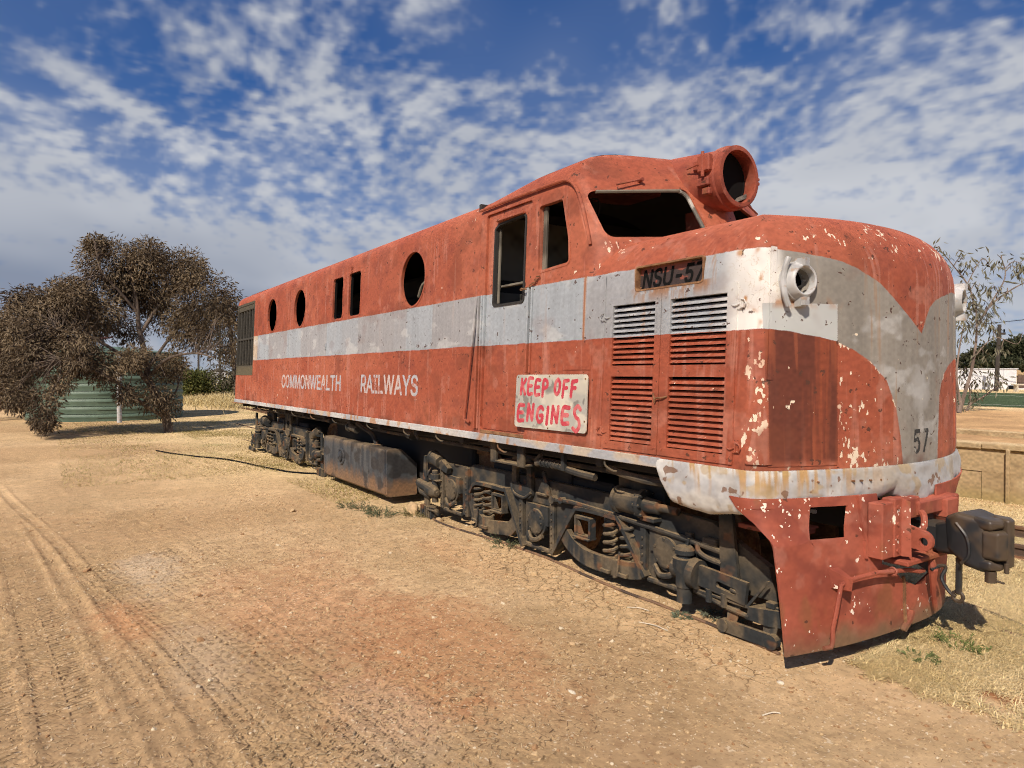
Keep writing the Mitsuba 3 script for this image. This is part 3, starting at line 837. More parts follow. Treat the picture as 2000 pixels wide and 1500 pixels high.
def at_u(u, d, z, fl=False):
    if fl:
        return flare(np.asarray(u, float), d, np.asarray(z, float), at_u(u, d, z))
    x, y = np.interp(u, _U, OUT[:, 0]), np.interp(u, _U, OUT[:, 1])
    nx, ny = np.interp(u, _U, NRM[:, 0]), np.interp(u, _U, NRM[:, 1])
    return np.stack([x + nx * d, (y + ny * d) * np.where(z > 1.1, kz(z), 1.0), z + 0 * u], -1)


_fr = OUT[:, 0] > -2.55


def uy(y):
    m = np.where(np.abs(OUT[:, 1]) < 1.262)[0]
    return float(np.interp(y, OUT[m, 1], _U[m]))


def ux(x):
    m = np.where((OUT[:, 1] < -1.2) & (OUT[:, 0] < -2.45))[0]
    return float(np.interp(x, OUT[m, 0], _U[m]))


def wrap(poly, d0, d1, edge=.05, fl=False):
    m = ext(poly, d1 - d0)
    v, f = trimesh.remesh.subdivide_to_size(np.array(m.vertices), np.array(m.faces), edge, max_iter=12)
    m = trimesh.Trimesh(at_u(v[:, 0], d0 + v[:, 2], v[:, 1], fl), f, process=False)
    return trimesh.Trimesh(m.vertices, m.faces, process=True)


part('corner_panel', wrap(sbox(uy(-1.188), 1.152, uy(-.762), 2.109), -.002, .006), label='rusted brown and pale blue sheet on the near corner of the nose')
part('corner_panel', wrap(sbox(uy(.762), 1.152, uy(1.188), 2.109), -.002, .006))
part('corner_box', wrap(rbox(ux(-2.52), uy(-1.17), 1.165, 1.655, .01), -.002, .016))
part('corner_strip', wrap(sbox(uy(-1.205), 1.66, uy(-1.175), 2.45), -.002, .010))
for s in (-1, 1):
    part('nose_seam', wrap(sbox(uy(s * .758) - .006, 1.14, uy(s * .758) + .006, 2.11), -.002, .007))
t = text_mesh('57', 0.15, 0.002, True)
v = np.array(t.vertices)
v = (v - v.min(0)) / (v.max(0) - v.min(0))
v[:, 0] = np.where(v[:, 0] < .5, v[:, 0] * .92, .08 + v[:, 0] * .92)
u0, u1 = uy(-.085), uy(.105)
mat('mat_stencil', lambda p, n, uv: mix(rgb(.03, .03, .03), rgb(.30, .29, .26), ss(.66, .78, F3(1.0, p.y * 30, p.z * 24, 3))), 0.6)
part('stencil_number', trimesh.Trimesh(at_u(u0 + (u1 - u0) * v[:, 0], -.003 + .0055 * v[:, 2], 1.185 + .155 * v[:, 1]), t.faces, process=False), 'mat_stencil', smooth=False, label='worn black number 57 low on the silver nose')

# ---- crumpled apron under the nose
ua = np.concatenate([[ux(-3.2)], np.linspace(ux(-3.2) + .01, _L - ux(-3.2) - 0.0, 420)])
bot_t = [(-9, 0.870), (ux(-3.2), 0.880), (ux(-3.0), 0.835), (ux(-2.8), 0.815), (ux(-2.62), 0.850), (uy(-1.2), 0.875), (uy(-1.0), 0.895), (uy(-.7), 0.905), (uy(-.42), 0.915), (uy(-.34), 0.950), (uy(-.30), 0.970), (uy(-.275), 0.935), (uy(-.18), 0.865), (uy(-.05), 0.845), (uy(.25), 0.855), (uy(.6), 0.880), (uy(1.0), 0.900), (9, 0.900)]
top_t = [(-9, 1.128), (9, 1.126)]
prof = [(0, .006), (.05, .014), (.14, .020), (.26, .026), (.38, .031), (.50, .034), (.62, .034), (.74, .030), (.85, .022), (.93, .010), (.985, -.008), (1.005, -.032), (1.0, -.08), (.985, -.14)]
G = []
for layer in (0, 1):
    row = []
    for fz, d in prof:
        zt, zb = np.interp(ua, [a for a, _ in top_t], [b for _, b in top_t]), np.interp(ua, [a for a, _ in bot_t], [b for _, b in bot_t])
        z = zt + (zb - zt) * fz
        end = np.clip((ua - ua[0]) / .12, 0, 1) * np.clip((ua[-1] - ua) / .12, 0, 1)
        z = zt + (z - zt) * (0.35 + 0.65 * np.sqrt(end))
        q = np.stack([ua * 4.2, z * 7, 0 * ua + 1.7], -1)
        crumple = (fbm(q * .8, 2, 77) - .5) * .085 + (fbm(q * 2.0 + 4, 2, 78) - .5) * .022
        creases = .10 * np.abs(fbm(q * np.array([.9, .55, 1]) + 9, 2, 79) - .5) + .045 * np.abs(fbm(q * 2.1 + 3, 2, 80) - .5)
        w = fz * (1.25 - .35 * fz)
        row.append(at_u(ua, d + w * (crumple - creases) - .006 * layer, z))
    G.append(np.array(row))
m_, n_ = len(prof), len(ua)
V = np.vstack([G[0].reshape(-1, 3), G[1].reshape(-1, 3)])
F = []
j, i = np.meshgrid(np.arange(m_ - 1), np.arange(n_ - 1), indexing='ij')
a, b, c_, d_ = (j * n_ + i).ravel(), (j * n_ + i + 1).ravel(), ((j + 1) * n_ + i + 1).ravel(), ((j + 1) * n_ + i).ravel()
F = np.vstack([np.stack([a, d_, c_], 1), np.stack([a, c_, b], 1)])
o_ = m_ * n_
F = np.vstack([F, F[:, ::-1] + o_])
part('apron', trimesh.Trimesh(V, F, process=False), 'mat_apron', smooth=28, label='crumpled white sheet metal apron streaked with rust under the nose')
for y in (-.66, -.60, -.53, -.45, -.40, -.9):
    p = at_u(np.array([uy(y)]), .03, np.array([1.05 - .02 * (y + .5)]))[0]
    part('apron_bolt', cyl(p - [.02, 0, 0], p + [.001, 0, 0], .006, 8), 'mat_rust')

# ---- pilot (cow catcher) with its openings
us, um = ux(-2.60), _L - ux(-2.60)
pil = Polygon([(us, .97), (us, .905), (ux(-2.52), .83), (ux(-2.475), .745), (ux(-2.47), .68), (ux(-2.47), .12), (uy(-.8), .115), (uy(0), .125), (uy(1.1), .14), (uy(1.2), .14), (uy(1.22), .97)])
hole1 = Polygon([(uy(-1.035), .738), (uy(-.79), .735), (uy(-.73), .915), (uy(-.975), .918)])
hole2 = Polygon([(uy(-.50), 1.0), (uy(-.50), .545), (uy(-.42), .52), (uy(-.30), .42), (uy(-.14), .36), (uy(.06), .42), (uy(.12), .56), (uy(.14), 1.0)])
pk = part('pilot', wrap(pil.difference(unary_union([hole1, hole2])), .03, .042, fl=True), 'mat_red', label='red flared pilot plate with a square hole and flaking paint')
part('stiffener', wrap(sbox(uy(-.66), .60, uy(-.645), .97), .042, .060, fl=True), 'mat_red', pk)
part('weld_bead', wrap(LineString([(uy(-.30), .44), (uy(-.288), .38), (uy(-.29), .26), (uy(-.275), .15)]).buffer(.008), .042, .055, fl=True), 'mat_rust', pk)
part('toe_strip', wrap(LineString([(uy(-.31), .12), (uy(-.24), .17), (uy(-.22), .21)]).buffer(.012), .042, .07, fl=True), 'mat_red', pk)
part('inner_step', cat([cbox(-2.55, -2.40, -.95, -.70, .735, .75, .003), cbox(-2.8, -2.42, -.96, -.70, .70, .73, .004)]), 'mat_red', pk)
part('inner_cylinder', cat([cyl((-2.6, -.80, .80), (-2.45, -.80, .80), .03), tube([(-2.65, -.72, .83), (-2.42, -.70, .835)], .014)]), 'mat_lamp_white', pk)

# ---- coupler pocket, coupler, uncoupling gear
ck = part('coupler_pocket', cat([cbox(-2.12, -2.04, -.50, -.40, .60, .95, .006), cbox(-2.16, -2.06, -.42, -.15, .80, .93, .008), cbox(-2.16, -2.04, -.20, .34, .81, .90, .008), cbox(-2.10, -2.01, .10, .26, .77, .89, .006),
                                 cbox(-2.14, -1.99, -.44, .20, .545, .575, .006), cbox(-2.14, -2.05, -.62, -.40, .60, .93, .006)]), 'mat_red')
for z in (.64, .72, .80, .90):
    part('rivet', cyl((-2.05, -.47, z), (-2.03, -.47, z), .012, 8), 'mat_red', ck)
part('rib', cat([hull([(-2.06, -.43, .60), (-1.99, -.40, .60), (-2.06, -.43, .95), (-2.00, -.40, .93), (-2.06, -.39, .60), (-2.06, -.39, .95)])]), 'mat_red', ck)
eye = Point(-1.955, .70).buffer(.062, 12).union(Polygon([(-2.10, .66), (-1.955, .64), (-1.955, .76), (-2.10, .80)])).difference(Point(-1.945, .695).buffer(.026, 10))
part('eye_plate', ext_y(eye, -.36, -.33), 'mat_red', ck)
part('lip', tube(curve([(-2.03, -.26, .72), (-1.99, -.26, .76), (-1.99, -.25, .82), (-2.02, -.22, .845)]), .02, 8), 'mat_red', ck)
ko = part('coupler', cbox(-2.6, -1.9, -.085, .085, .59, .76, .02), 'mat_coupler', label='dark iron knuckle coupler sticking out of the front')


def blob(pts, r):
    """A rounded casting: the hull of small balls."""
    b = np.array(trimesh.creation.icosphere(1).vertices) * r
    return hull(np.vstack([b + p for p in np.asarray(pts, float)]))


part('head', blob([(-1.905, -.085, .80), (-1.905, .08, .80), (-1.86, -.105, .825), (-1.82, .09, .83), (-1.745, -.10, .81), (-1.74, .07, .81), (-1.89, -.09, .64), (-1.89, .08, .62), (-1.80, -.105, .575), (-1.73, -.10, .56), (-1.73, .07, .55), (-1.82, .09, .55)], .035), 'mat_coupler', ko)
part('neck', blob([(-1.98, -.06, .74), (-1.98, .06, .74), (-1.98, -.06, .61), (-1.98, .06, .61), (-1.88, -.085, .78), (-1.88, .08, .62), (-1.88, -.085, .62), (-1.88, .08, .78)], .03), 'mat_coupler', ko)
part('upper_lip', blob([(-1.76, -.11, .83), (-1.69, -.12, .82), (-1.66, -.08, .815), (-1.67, .0, .82), (-1.76, -.11, .80), (-1.69, -.12, .80), (-1.67, .0, .80)], .022), 'mat_coupler', ko)
part('lower_lip', blob([(-1.76, -.11, .56), (-1.69, -.12, .565), (-1.66, -.08, .565), (-1.67, .0, .56), (-1.76, -.11, .585), (-1.69, -.12, .585)], .022), 'mat_coupler', ko)
part('knuckle', blob([(x, y, z) for x, y in ((-1.71, -.115), (-1.655, -.115), (-1.635, -.08), (-1.66, -.04)) for z in (.632, .755)], .024), 'mat_coupler', ko)
part('guard_arm', blob([(x, y, z) for x, y in ((-1.74, .07), (-1.66, .06), (-1.635, .02), (-1.635, -.02), (-1.68, -.01)) for z in (.575, .825)], .020), 'mat_coupler', ko)
part('pivot_pin', cat([cyl((-1.69, -.10, .475), (-1.69, -.10, .54), .030, 12), tube([(-1.68, -.10, .49), (-1.62, -.10, .485)], .007)]), 'mat_coupler', ko)
part('lower_pin', cyl((-1.625, -.06, .535), (-1.625, -.06, .59), .014, 8), 'mat_coupler', ko)
part('lock_lifter', cat([cbox(-1.885, -1.855, -.09, -.05, .35, .58, .008), tube([(-1.875 + .03 * math.cos(a), -.07, .335 + .03 * math.sin(a)) for a in np.linspace(0, 6.3, 14)], .011, 7)]), 'mat_coupler', ko)
part('cast_rib', tube(curve([(-1.86, -.14, .80), (-1.80, -.143, .72), (-1.79, -.143, .62), (-1.83, -.14, .56)]), .010, 6), 'mat_coupler', ko)


def pt(y, d, z):
    return at_u(np.array([uy(y)]), d, np.array([z]), True)[0]


lev = [pt(-1.09, .115, .165), pt(-1.045, .118, .165), pt(-1.03, .118, .195), pt(-1.02, .118, .27), pt(-.985, .115, .35), pt(-.93, .11, .49), pt(-.90, .105, .505), pt(-.80, .10, .515), pt(-.63, .10, .525), pt(-.49, .10, .515), pt(-.33, .10, .50), pt(-.22, .10, .475), pt(-.17, .10, .475)]
lk = part('uncoupling_lever', tube(lev, .0135, 9), 'mat_red', label='bent red uncoupling bar across the pilot')
part('bracket', hull([pt(-.93, .042, .57), pt(-.86, .042, .57), pt(-.93, .042, .46), pt(-.86, .042, .43), pt(-.90, .14, .53), pt(-.87, .14, .53), pt(-.89, .14, .46)]), 'mat_red', lk)
part('collar', tube([pt(-.49, .10 + .022 * math.cos(a), .515 + .022 * math.sin(a)) for a in np.linspace(0, 6.3, 12)], .006, 6), 'mat_red', lk)
arm = [pt(-.10, .10, .60), pt(-.09, .11, .53), pt(-.09, .12, .47), pt(-.07, .11, .40), pt(-.02, .09, .30), pt(.04, .08, .18)]
part('hanger', cat([tube(arm, [.018, .02, .028, .02, .016, .014], 8)]), 'mat_red', lk)
part('link_rod', tube(curve([pt(-.12, .12, .475), pt(-.06, .15, .50), pt(-.04, .17, .485), (-1.97, -.06, .42), (-1.92, -.07, .35), (-1.885, -.07, .335)]), .011, 8), 'mat_coupler', lk)

# ---- fuel tank
tp = Polygon([(-1.10, .14), (-1.10, .72), (-.90, .715), (-.68, .52), (-.68, .11), (-1.07, .11)]).buffer(-.03).buffer(.03, 5)
tk = part('fuel_tank', ext_x(tp, -10.45, -8.03), 'mat_tank', smooth=40, label='battered dark blue grey fuel tank slung low between the bogies')
part('end_seam', cat([ext_x(tp.buffer(.008).difference(tp.buffer(-.02)), -8.10, -8.085), ext_x(tp.buffer(.008).difference(tp.buffer(-.02)), -10.40, -10.385)]), 'mat_tank', tk)
part('filler_ring', lathe([(0, .125), (.012, .125), (.022, .115), (.022, .095), (.012, .09), (.012, .0)], (-9.66, -1.10, .475), (0, -1, 0), 24), 'mat_tank', tk)
part('filler_cap', lathe([(0, .075), (.03, .072), (.045, .05), (.048, .03), (.06, .025), (.062, .0)], (-9.66, -1.105, .475), (0, -1, 0), 20), 'mat_tank', tk)
part('filler_pipe', tube(curve([(-9.05, -1.10, 1.0), (-8.9, -1.08, .95), (-8.75, -1.0, .86), (-8.68, -.98, .76), (-8.66, -.97, .71)]), .028, 8), 'mat_grime', tk)
part('filler_pipe', cat([cyl((-9.3, -1.1, .93), (-9.05, -1.1, .90), .055, 14, .045), cyl((-9.32, -1.1, .935), (-9.29, -1.1, .93), .075, 14)]), 'mat_grime', tk)
part('tank_bracket', cat([cbox(-8.76, -8.56, -1.02, -.92, .71, .735), cyl((-8.66, -.97, .72), (-8.66, -.97, .78), .03)]), 'mat_grime', tk)

# ---- hoses, steps and valves below the sill
part('step', cat([cbox(-5.42, -5.33, -1.20, -1.17, .86, 1.07, .005), cbox(-4.98, -4.88, -1.20, -1.17, .86, 1.07, .005), cbox(-5.42, -4.88, -1.20, -1.02, .865, .885, .004)]), 'mat_grime')
part('air_hose', cat([tube(curve([(-4.78, -1.12, .91), (-4.65, -1.14, .93), (-4.45, -1.15, .925), (-4.2, -1.15, .90), (-4.0, -1.13, .885)]), .030, 9)] + [tube([(-4.66 + .05 * i + .0 * a, -1.145 + .036 * math.cos(a), .93 + .036 * math.sin(a)) for a in np.linspace(0, 6.3, 12)], .007, 5) for i in range(7)]), 'mat_grime', label='corrugated air hose hanging under the sill')
part('air_pipe', cat([tube(curve([(-3.85, -1.13, .975), (-3.7, -1.14, .955), (-3.45, -1.14, .935), (-3.3, -1.1, .93)]), .028, 8)]), 'mat_grime')
part('air_pipe', tube([(-4.83, -1.1, .93), (-4.72, -1.12, .985)], .02, 7), 'mat_grime')
part('hose_strap', cbox(-4.35, -4.31, -1.20, -1.16, .90, 1.07, .004), 'mat_grime')
part('valve', cat([cyl((-7.35, -1.12, .97), (-7.25, -1.12, .955), .05, 14), cyl((-7.22, -1.12, 1.02), (-7.08, -1.12, .93), .018, 8), tube(curve([(-7.6, -1.1, 1.05), (-7.5, -1.12, 1.0), (-7.35, -1.12, .985)]), .012)]), 'mat_grime')
part('valve', cat([cyl((-10.2, -1.1, .98), (-10.1, -1.1, .96), .04, 12), tube([(-10.4, -1.1, 1.05), (-10.15, -1.1, .97)], .012)]), 'mat_grime')
part('brake_pipe', tube([(-15.4, -.98, .93), (-10.5, -.98, .93), (-7.0, -.98, .92), (-3.0, -.98, .92)], .02, 7), 'mat_grime')

# ---- bogies
YB = -1.0


def spring(u, z0, z1, y, r=.052, w=.0155, turns=4.5):
    t = np.linspace(0, turns * 2 * math.pi, int(turns * 13))
    return tube(np.stack([u + r * np.cos(t), y + r * np.sin(t), z0 + (z1 - z0) * t / t[-1]], 1), w, 7)


def bogie(cx, flip):
    bk = thing(LOCO + '__bogie')
    c0 = -4.92

    def P(name, m, mt='mat_grime', smooth=30):
        v = np.array(tm(m).vertices) * [1.022, .92, 1] + [c0 - .11, 0, 0]
        v[:, 2] = 1.7 - (1.7 - v[:, 2]) * 1.018
        m = trimesh.Trimesh(v, tm(m).faces, process=False)
        if flip:
            m = moved(mirror(m, 0, c0 - .11), x=cx - c0 + .11)
        k = add(name, m, mt, bk, smooth)
        if name.endswith('bolts'):
            tag(k, kind='stuff')
        return k

    op1 = [(-1.16, -.1), (-1.12, .46), (-1.05, .545), (-.93, .575), (-.51, .575), (-.43, .54), (-.17, .10), (-.12, -.1)]
    op2 = [(.22, -.1), (.27, .12), (.56, .53), (.64, .58), (1.04, .58), (1.12, .55), (1.38, .20), (1.43, -.1)]
    outer_ = Polygon([(-1.80, .70), (-1.20, .70), (-1.14, .74), (1.15, .74), (1.95, .70), (2.38, .50), (2.44, .30), (1.84, .28), (1.82, .18), (1.26, .18), (.30, .11), (-.30, .11), (-1.2, .18), (-1.80, .18)])
    win = [sbox(-1.70, -.1, -1.36, .56), sbox(-.17, -.1, .19, .52), sbox(1.44, -.1, 1.70, .56)]
    pl = outer_.difference(unary_union([Polygon(op1).buffer(-.03).buffer(.03), Polygon(op2).buffer(-.03).buffer(.03)] + win))
    P('side_frame', cat([ext_y(pl, YB, YB + .06), mirror(ext_y(pl, YB, YB + .06), 1)]))
    for op in (op1, op2):
        ln = LineString(curve(np.array(op[1:-1]), 5))
        P('arch_flange', ext_y(ln.buffer(.016, cap_style=2), YB - .075, YB + .01))
    for u0, u1, zb in ((-1.80, -1.735, .19), (-1.245, -1.20, .18), (-.255, -.20, .12), (.215, .275, .11), (1.315, 1.37, .18), (1.745, 1.80, .18)):
        hgt = .70 if u0 < -1 else .60
        P('horn_guide', cbox(u0, u1, YB - .045, YB, zb, hgt - (.05 if abs(u0) < 1 else 0), .006))
        P('guide_bolts', cat([cyl(((u0 + u1) / 2, YB - .042, z), ((u0 + u1) / 2, YB - .058, z), .011, 8) for z in np.arange(zb + .05, hgt - .08, .062)]))
    for u, zc, rw in ((-1.55, .42, .42), (.01, .36, .36), (1.57, .42, .42)):
        k = P('axle_box', ext_y(Point(u, zc).buffer(.135, 12).union(sbox(u - .165, zc - .02, u + .165, zc + .15)).intersection(sbox(u - .165, zc - .16, u + .165, zc + .16)), YB - .03, YB + .05))
        P('box_cover', lathe([(0, .115), (.02, .112), (.03, .09), (.03, .0)], (u, YB - .03, zc), (0, -1, 0), 20))
        P('cover_bolts', cat([cyl((u + .095 * math.cos(a), YB - .045, zc + .095 * math.sin(a)), (u + .095 * math.cos(a), YB - .066, zc + .095 * math.sin(a)), .012, 8) for a in np.linspace(.5, 6.2, 6)]))
        P('spring_lug', cat([tube(curve([(u - .10, YB - .05, zc - .11), (u - .03, YB - .07, zc - .16), (u + .05, YB - .07, zc - .15), (u + .11, YB - .05, zc - .11)]), .022, 7)]))
        for s in (-1, 1):
            P('wheel', lathe([(-.055, rw - .01), (-.05, rw + .02), (-.03, rw + .022), (-.022, rw), (.06, rw - .004), (.06, rw - .06), (.03, rw - .08), (.03, .12), (.06, .11), (.06, .0)], (u, s * .56, rw + .02), (0, s, 0), 32), 'mat_rust')
        P('axle', cyl((u, -.9, rw + .02), (u, .9, rw + .02), .075, 14))
        P('tie_bar', tube([(u - .19, YB - .01, .18 if abs(u) > 1 else .12), (u + .19, YB - .01, .18 if abs(u) > 1 else .12)], .022, 8))
    for pts, hk_ in (([(-1.10, .38), (-1.04, .27), (-.93, .185), (-.78, .165), (-.50, .20), (-.40, .215), (-.30, .30)], -.97), ([(.40, .36), (.48, .28), (.60, .215), (.74, .185), (1.05, .185), (1.22, .205), (1.32, .23)], 1.1)):
        ln = LineString(curve(np.array(pts), 5))
        P('equaliser_beam', ext_y(ln.buffer(.062, cap_style=2), YB - .055, YB + .0))
        P('beam_hook', tube(curve([(hk_ + .02, YB - .065, .33), (hk_ + .02, YB - .085, .2), (hk_ + .015, YB - .09, .145), (hk_ - .03, YB - .085, .125)]), .009, 6))
    for u, z0 in ((-1.0, .30), (-.82, .26), (.97, .255), (1.16, .265)):
        P('spring', spring(u, z0, .555, YB - .015))
        P('spring_seat', cat([cyl((u, YB - .015, z0 - .09), (u, YB - .015, z0), .068, 14), cbox(u - .05, u + .05, YB - .095, YB - .06, z0 - .12, z0 - .09, .004)]))
    for u in (-.61, .67):
        fr = rbox(u - .10, u + .10, .335, .52, .012).difference(sbox(u - .078, .365, u + .078, .495))
        P('spring_bracket', cat([ext_y(fr, YB - .06, YB + .01), ext_y(Polygon([(u - .07, .37), (u + .0, .37), (u - .07, .49)]), YB - .045, YB - .03), cbox(u - .10, u + .10, YB - .085, YB + .02, .335, .352, .004)]))
    # upper works: bolster, brake cylinders, rods
    P('bolster', cat([cbox(-.9, .9, -.9, .9, .62, .80, .02), cbox(-.42, .38, -.94, .94, .60, .92, .02)]), 'mat_dark')
    fr = rbox(-.36, -.05, .55, .92, .05).difference(rbox(-.29, -.12, .66, .82, .03))
    P('bolster_guide', cat([ext_y(fr, YB - .05, YB - .01), tube(curve([(-.36, YB - .055, .66), (-.33, YB - .06, .585), (-.24, YB - .06, .555), (-.14, YB - .06, .555), (-.05, YB - .055, .61)]), .014, 7)]))
    P('brake_cylinder', lathe([(-.03, .03), (-.005, .03), (0, .105), (.03, .105), (.035, .09), (.25, .09), (.255, .108), (.29, .108), (.295, .06), (.42, .05), (.43, .03), (.60, .028)], (1.10, -1.06, .735), (1, 0, 0), 22))
    P('cylinder_bolts', cat([cyl((1.34, -1.06 + .098 * math.cos(a), .735 + .098 * math.sin(a)), (1.41, -1.06 + .098 * math.cos(a), .735 + .098 * math.sin(a)), .011, 8) for a in np.linspace(0, 6.28, 9)[:-1]]))
    P('cylinder_bracket', cat([cbox(1.36, 1.50, -1.10, -.95, .62, .655, .006), cbox(1.02, 1.5, -.98, -.9, .6, .9, .01)]))
    P('brake_rod', cat([tube([(.30, -1.045, .60), (.52, -1.05, .615), (1.0, -1.05, .60), (1.75, -1.04, .555), (2.05, -1.04, .53)], .020, 8), cyl((.28, -1.02, .60), (.28, -1.08, .60), .035, 12), cyl((.40, -1.02, .61), (.40, -1.08, .61), .028, 12)]))
    P('brake_lever', cat([hull([(.15, YB - .02, .62), (.21, YB - .02, .62), (.15, YB - .04, .62), (.21, YB - .04, .62), (.10, YB - .02, .82), (.14, YB - .02, .82), (.10, YB - .04, .82), (.14, YB - .04, .82)]), cbox(.0, .16, YB - .04, YB - .02, .60, .625)]))
    P('upper_hanger', hull([(x, y, z) for x, y, z in ((2.06, -1.06, .30), (2.20, -1.06, .30), (2.04, -1.06, .86), (2.14, -1.06, .86), (2.06, -1.03, .30), (2.20, -1.03, .30), (2.04, -1.03, .86), (2.14, -1.03, .86))]))
    P('end_bracket', cat([tube(curve([(1.86, -1.05, .55), (1.88, -1.06, .50), (1.95, -1.06, .47), (2.06, -1.05, .455)]), .018, 7), cbox(1.90, 2.02, -1.06, -1.0, .55, .60, .01), tube([(1.80, -1.07, .57), (1.77, -1.08, .40)], .008, 6)]))
    # sander, slack adjuster, lower link at the outer end
    P('sander', lathe([(0, .055), (.10, .052), (.105, .062), (.20, .062), (.24, .085), (.30, .085), (.305, .05), (.325, .05), (.33, .070), (.36, .072), (.38, .055), (.385, .0)], (1.79, -1.10, .14), (0, 0, 1), 18))
    P('sander_clamp', cyl((1.86, -1.10, .36), (1.92, -1.10, .355), .10, 18))
    P('sander_cap', cyl((1.76, -1.10, .36), (1.70, -1.1, .36), .06, 12))
    fr = Polygon([(1.90, .29), (2.28, .255), (2.30, .40), (1.92, .425)]).difference(LineString([(2.08, .335), (2.20, .32)]).buffer(.020))
    P('slack_adjuster', cat([ext_y(fr, -1.115, -1.085), cyl((2.17, -1.105, .325), (2.24, -1.105, .315), .012, 8), cbox(1.88, 2.34, -1.10, -1.0, .235, .255, .004)]))
    P('adjuster_bolts', cat([cyl((u, -1.105, .20), (u, -1.105, .285), .022, 8) for u in (2.0, 2.12)]))
    P('lower_rail', tube([(1.86, -1.08, .235), (2.12, -1.09, .20), (2.30, -1.09, .185)], .016, 7))
    P('end_wedge', cat([hull([(2.28, -1.10, .17), (2.30, -1.10, .25), (2.44, -1.10, .17), (2.44, -1.10, .27), (2.28, -.95, .17), (2.44, -.95, .17), (2.44, -.95, .27), (2.30, -.95, .25), (2.50, -1.06, .17), (2.50, -1.06, .27), (2.50, -.95, .17), (2.50, -.95, .27)]), hull([(2.28, -1.10, .25), (2.30, -1.10, .25), (2.42, -1.09, .44), (2.44, -1.09, .44), (2.30, -1.07, .25), (2.43, -1.07, .44)]), cbox(2.40, 2.46, -1.07, -1.02, .27, .31, .005), cbox(2.42, 2.5, -1.05, -1.03, .27, .285, .004)]))
    P('lower_link', cat([hull([(2.12, -1.12, .045), (2.12, -1.12, .125), (2.46, -1.12, .05), (2.46, -1.12, .13), (2.12, -1.09, .045), (2.12, -1.09, .125), (2.46, -1.09, .05), (2.46, -1.09, .13)]), cyl((2.12, -1.13, .085), (2.12, -1.08, .085), .042, 14), cyl((2.47, -1.13, .09), (2.47, -1.08, .09), .045, 14)]))
    P('link_hanger', hull([(2.13, -1.09, .10), (2.20, -1.09, .10), (2.12, -1.05, .26), (2.22, -1.05, .26), (2.13, -1.06, .10), (2.22, -1.02, .26)]))
    P('link_hanger', hull([(2.40, -1.09, .10), (2.48, -1.09, .10), (2.37, -1.05, .26), (2.49, -1.05, .26), (2.42, -1.06, .10), (2.49, -1.02, .26)]))
    # brake gear at the inner end
    P('brake_cylinder', lathe([(0, .028), (.07, .028), (.075, .085), (.10, .085), (.105, .075), (.27, .072), (.275, .03), (.36, .026), (.37, .035), (.42, .03)], (-2.02, -1.06, .76), (.97, 0, -.22), 20))
    P('cylinder_lug', hull([(-1.75, -1.09, .64), (-1.58, -1.09, .60), (-1.55, -1.09, .66), (-1.70, -1.09, .74), (-1.75, -1.03, .64), (-1.58, -1.03, .60), (-1.55, -1.03, .66), (-1.70, -1.03, .74)]))
    P('brake_lever', hull([(x, y, z) for x, z in ((-2.16, .44), (-2.07, .44), (-2.13, .74), (-2.09, .74)) for y in (-1.08, -1.05)]))
    P('brake_motor', lathe([(0, .05), (.25, .055), (.26, .08), (.36, .075), (.42, .05), (.45, .045), (.455, .02), (.47, .02)], (-2.22, -1.10, .42), (.98, 0, -.14), 18))
    P('valve_stem', cat([cyl((-1.87, -1.07, .24), (-1.87, -1.07, .60), .04, 12), cyl((-1.87, -1.07, .50), (-1.87, -1.07, .56), .06, 12), cbox(-1.95, -1.75, -1.12, -1.0, .485, .50)]))
    P('brake_shoe', cat([cbox(-2.22, -1.92, -1.08, -.96, .03, .16, .03)] + [cbox(-2.20 + .05 * i, -2.18 + .05 * i, -1.10, -.96, .035, .17, .005) for i in range(6)]))
    P('shoe_hanger', cat([tube([(-2.25, -1.1, .42), (-2.18, -1.1, .32), (-1.95, -1.09, .29)], .028, 7), hull([(-2.35, -1.08, .40), (-2.15, -1.1, .44), (-2.15, -1.1, .36), (-2.0, -1.05, .62), (-2.3, -1.04, .38)]), tube([(-2.0, -1.11, .14), (-1.75, -1.11, .15)], .01, 6), cbox(-2.15, -2.05, -1.07, -1.03, .1, .4, .008)]))
    return bk


bogie(-4.92, False)
bogie(-13.05, True)

# ---- the sign hung on the side
sg = thing('sign')
tag(sg, 'weathered cream sign with red brush letters KEEP OFF ENGINES hung below the cab', 'sign')
board = Polygon([(-4.882, 1.234), (-3.924, 1.240), (-3.926, 1.690), (-4.873, 1.684)]).buffer(-.03).buffer(.03, 5)
add('board', sidepoly(board, .020, .028), 'mat_sign', sg)
ST = {'K': [[(0, 0), (0, 1)], [(.7, 1), (.05, .45)], [(.2, .55), (.75, 0)]], 'E': [[(.65, 1), (0, .95), (0, .02), (.7, 0)], [(0, .5), (.55, .52)]], 'P': [[(0, 0), (0, .97), (.55, .95), (.62, .62), (.05, .45)]],
      'O': [[(.35, 1), (.02, .75), (.02, .25), (.35, 0), (.68, .25), (.68, .75), (.35, 1)]], 'F': [[(.0, 0), (.05, .95), (.68, 1)], [(.04, .52), (.55, .55)]], 'N': [[(0, 0), (.02, 1)], [(.02, 1), (.62, .05)], [(.62, .05), (.66, 1)]],
      'G': [[(.66, .85), (.4, 1), (.05, .8), (.0, .3), (.25, 0), (.6, .08), (.66, .42), (.38, .42)]], 'I': [[(0, 0), (.02, 1)]], 'S': [[(.66, .9), (.35, 1.02), (.03, .82), (.2, .58), (.55, .45), (.66, .2), (.4, -.02), (0, .08)]]}


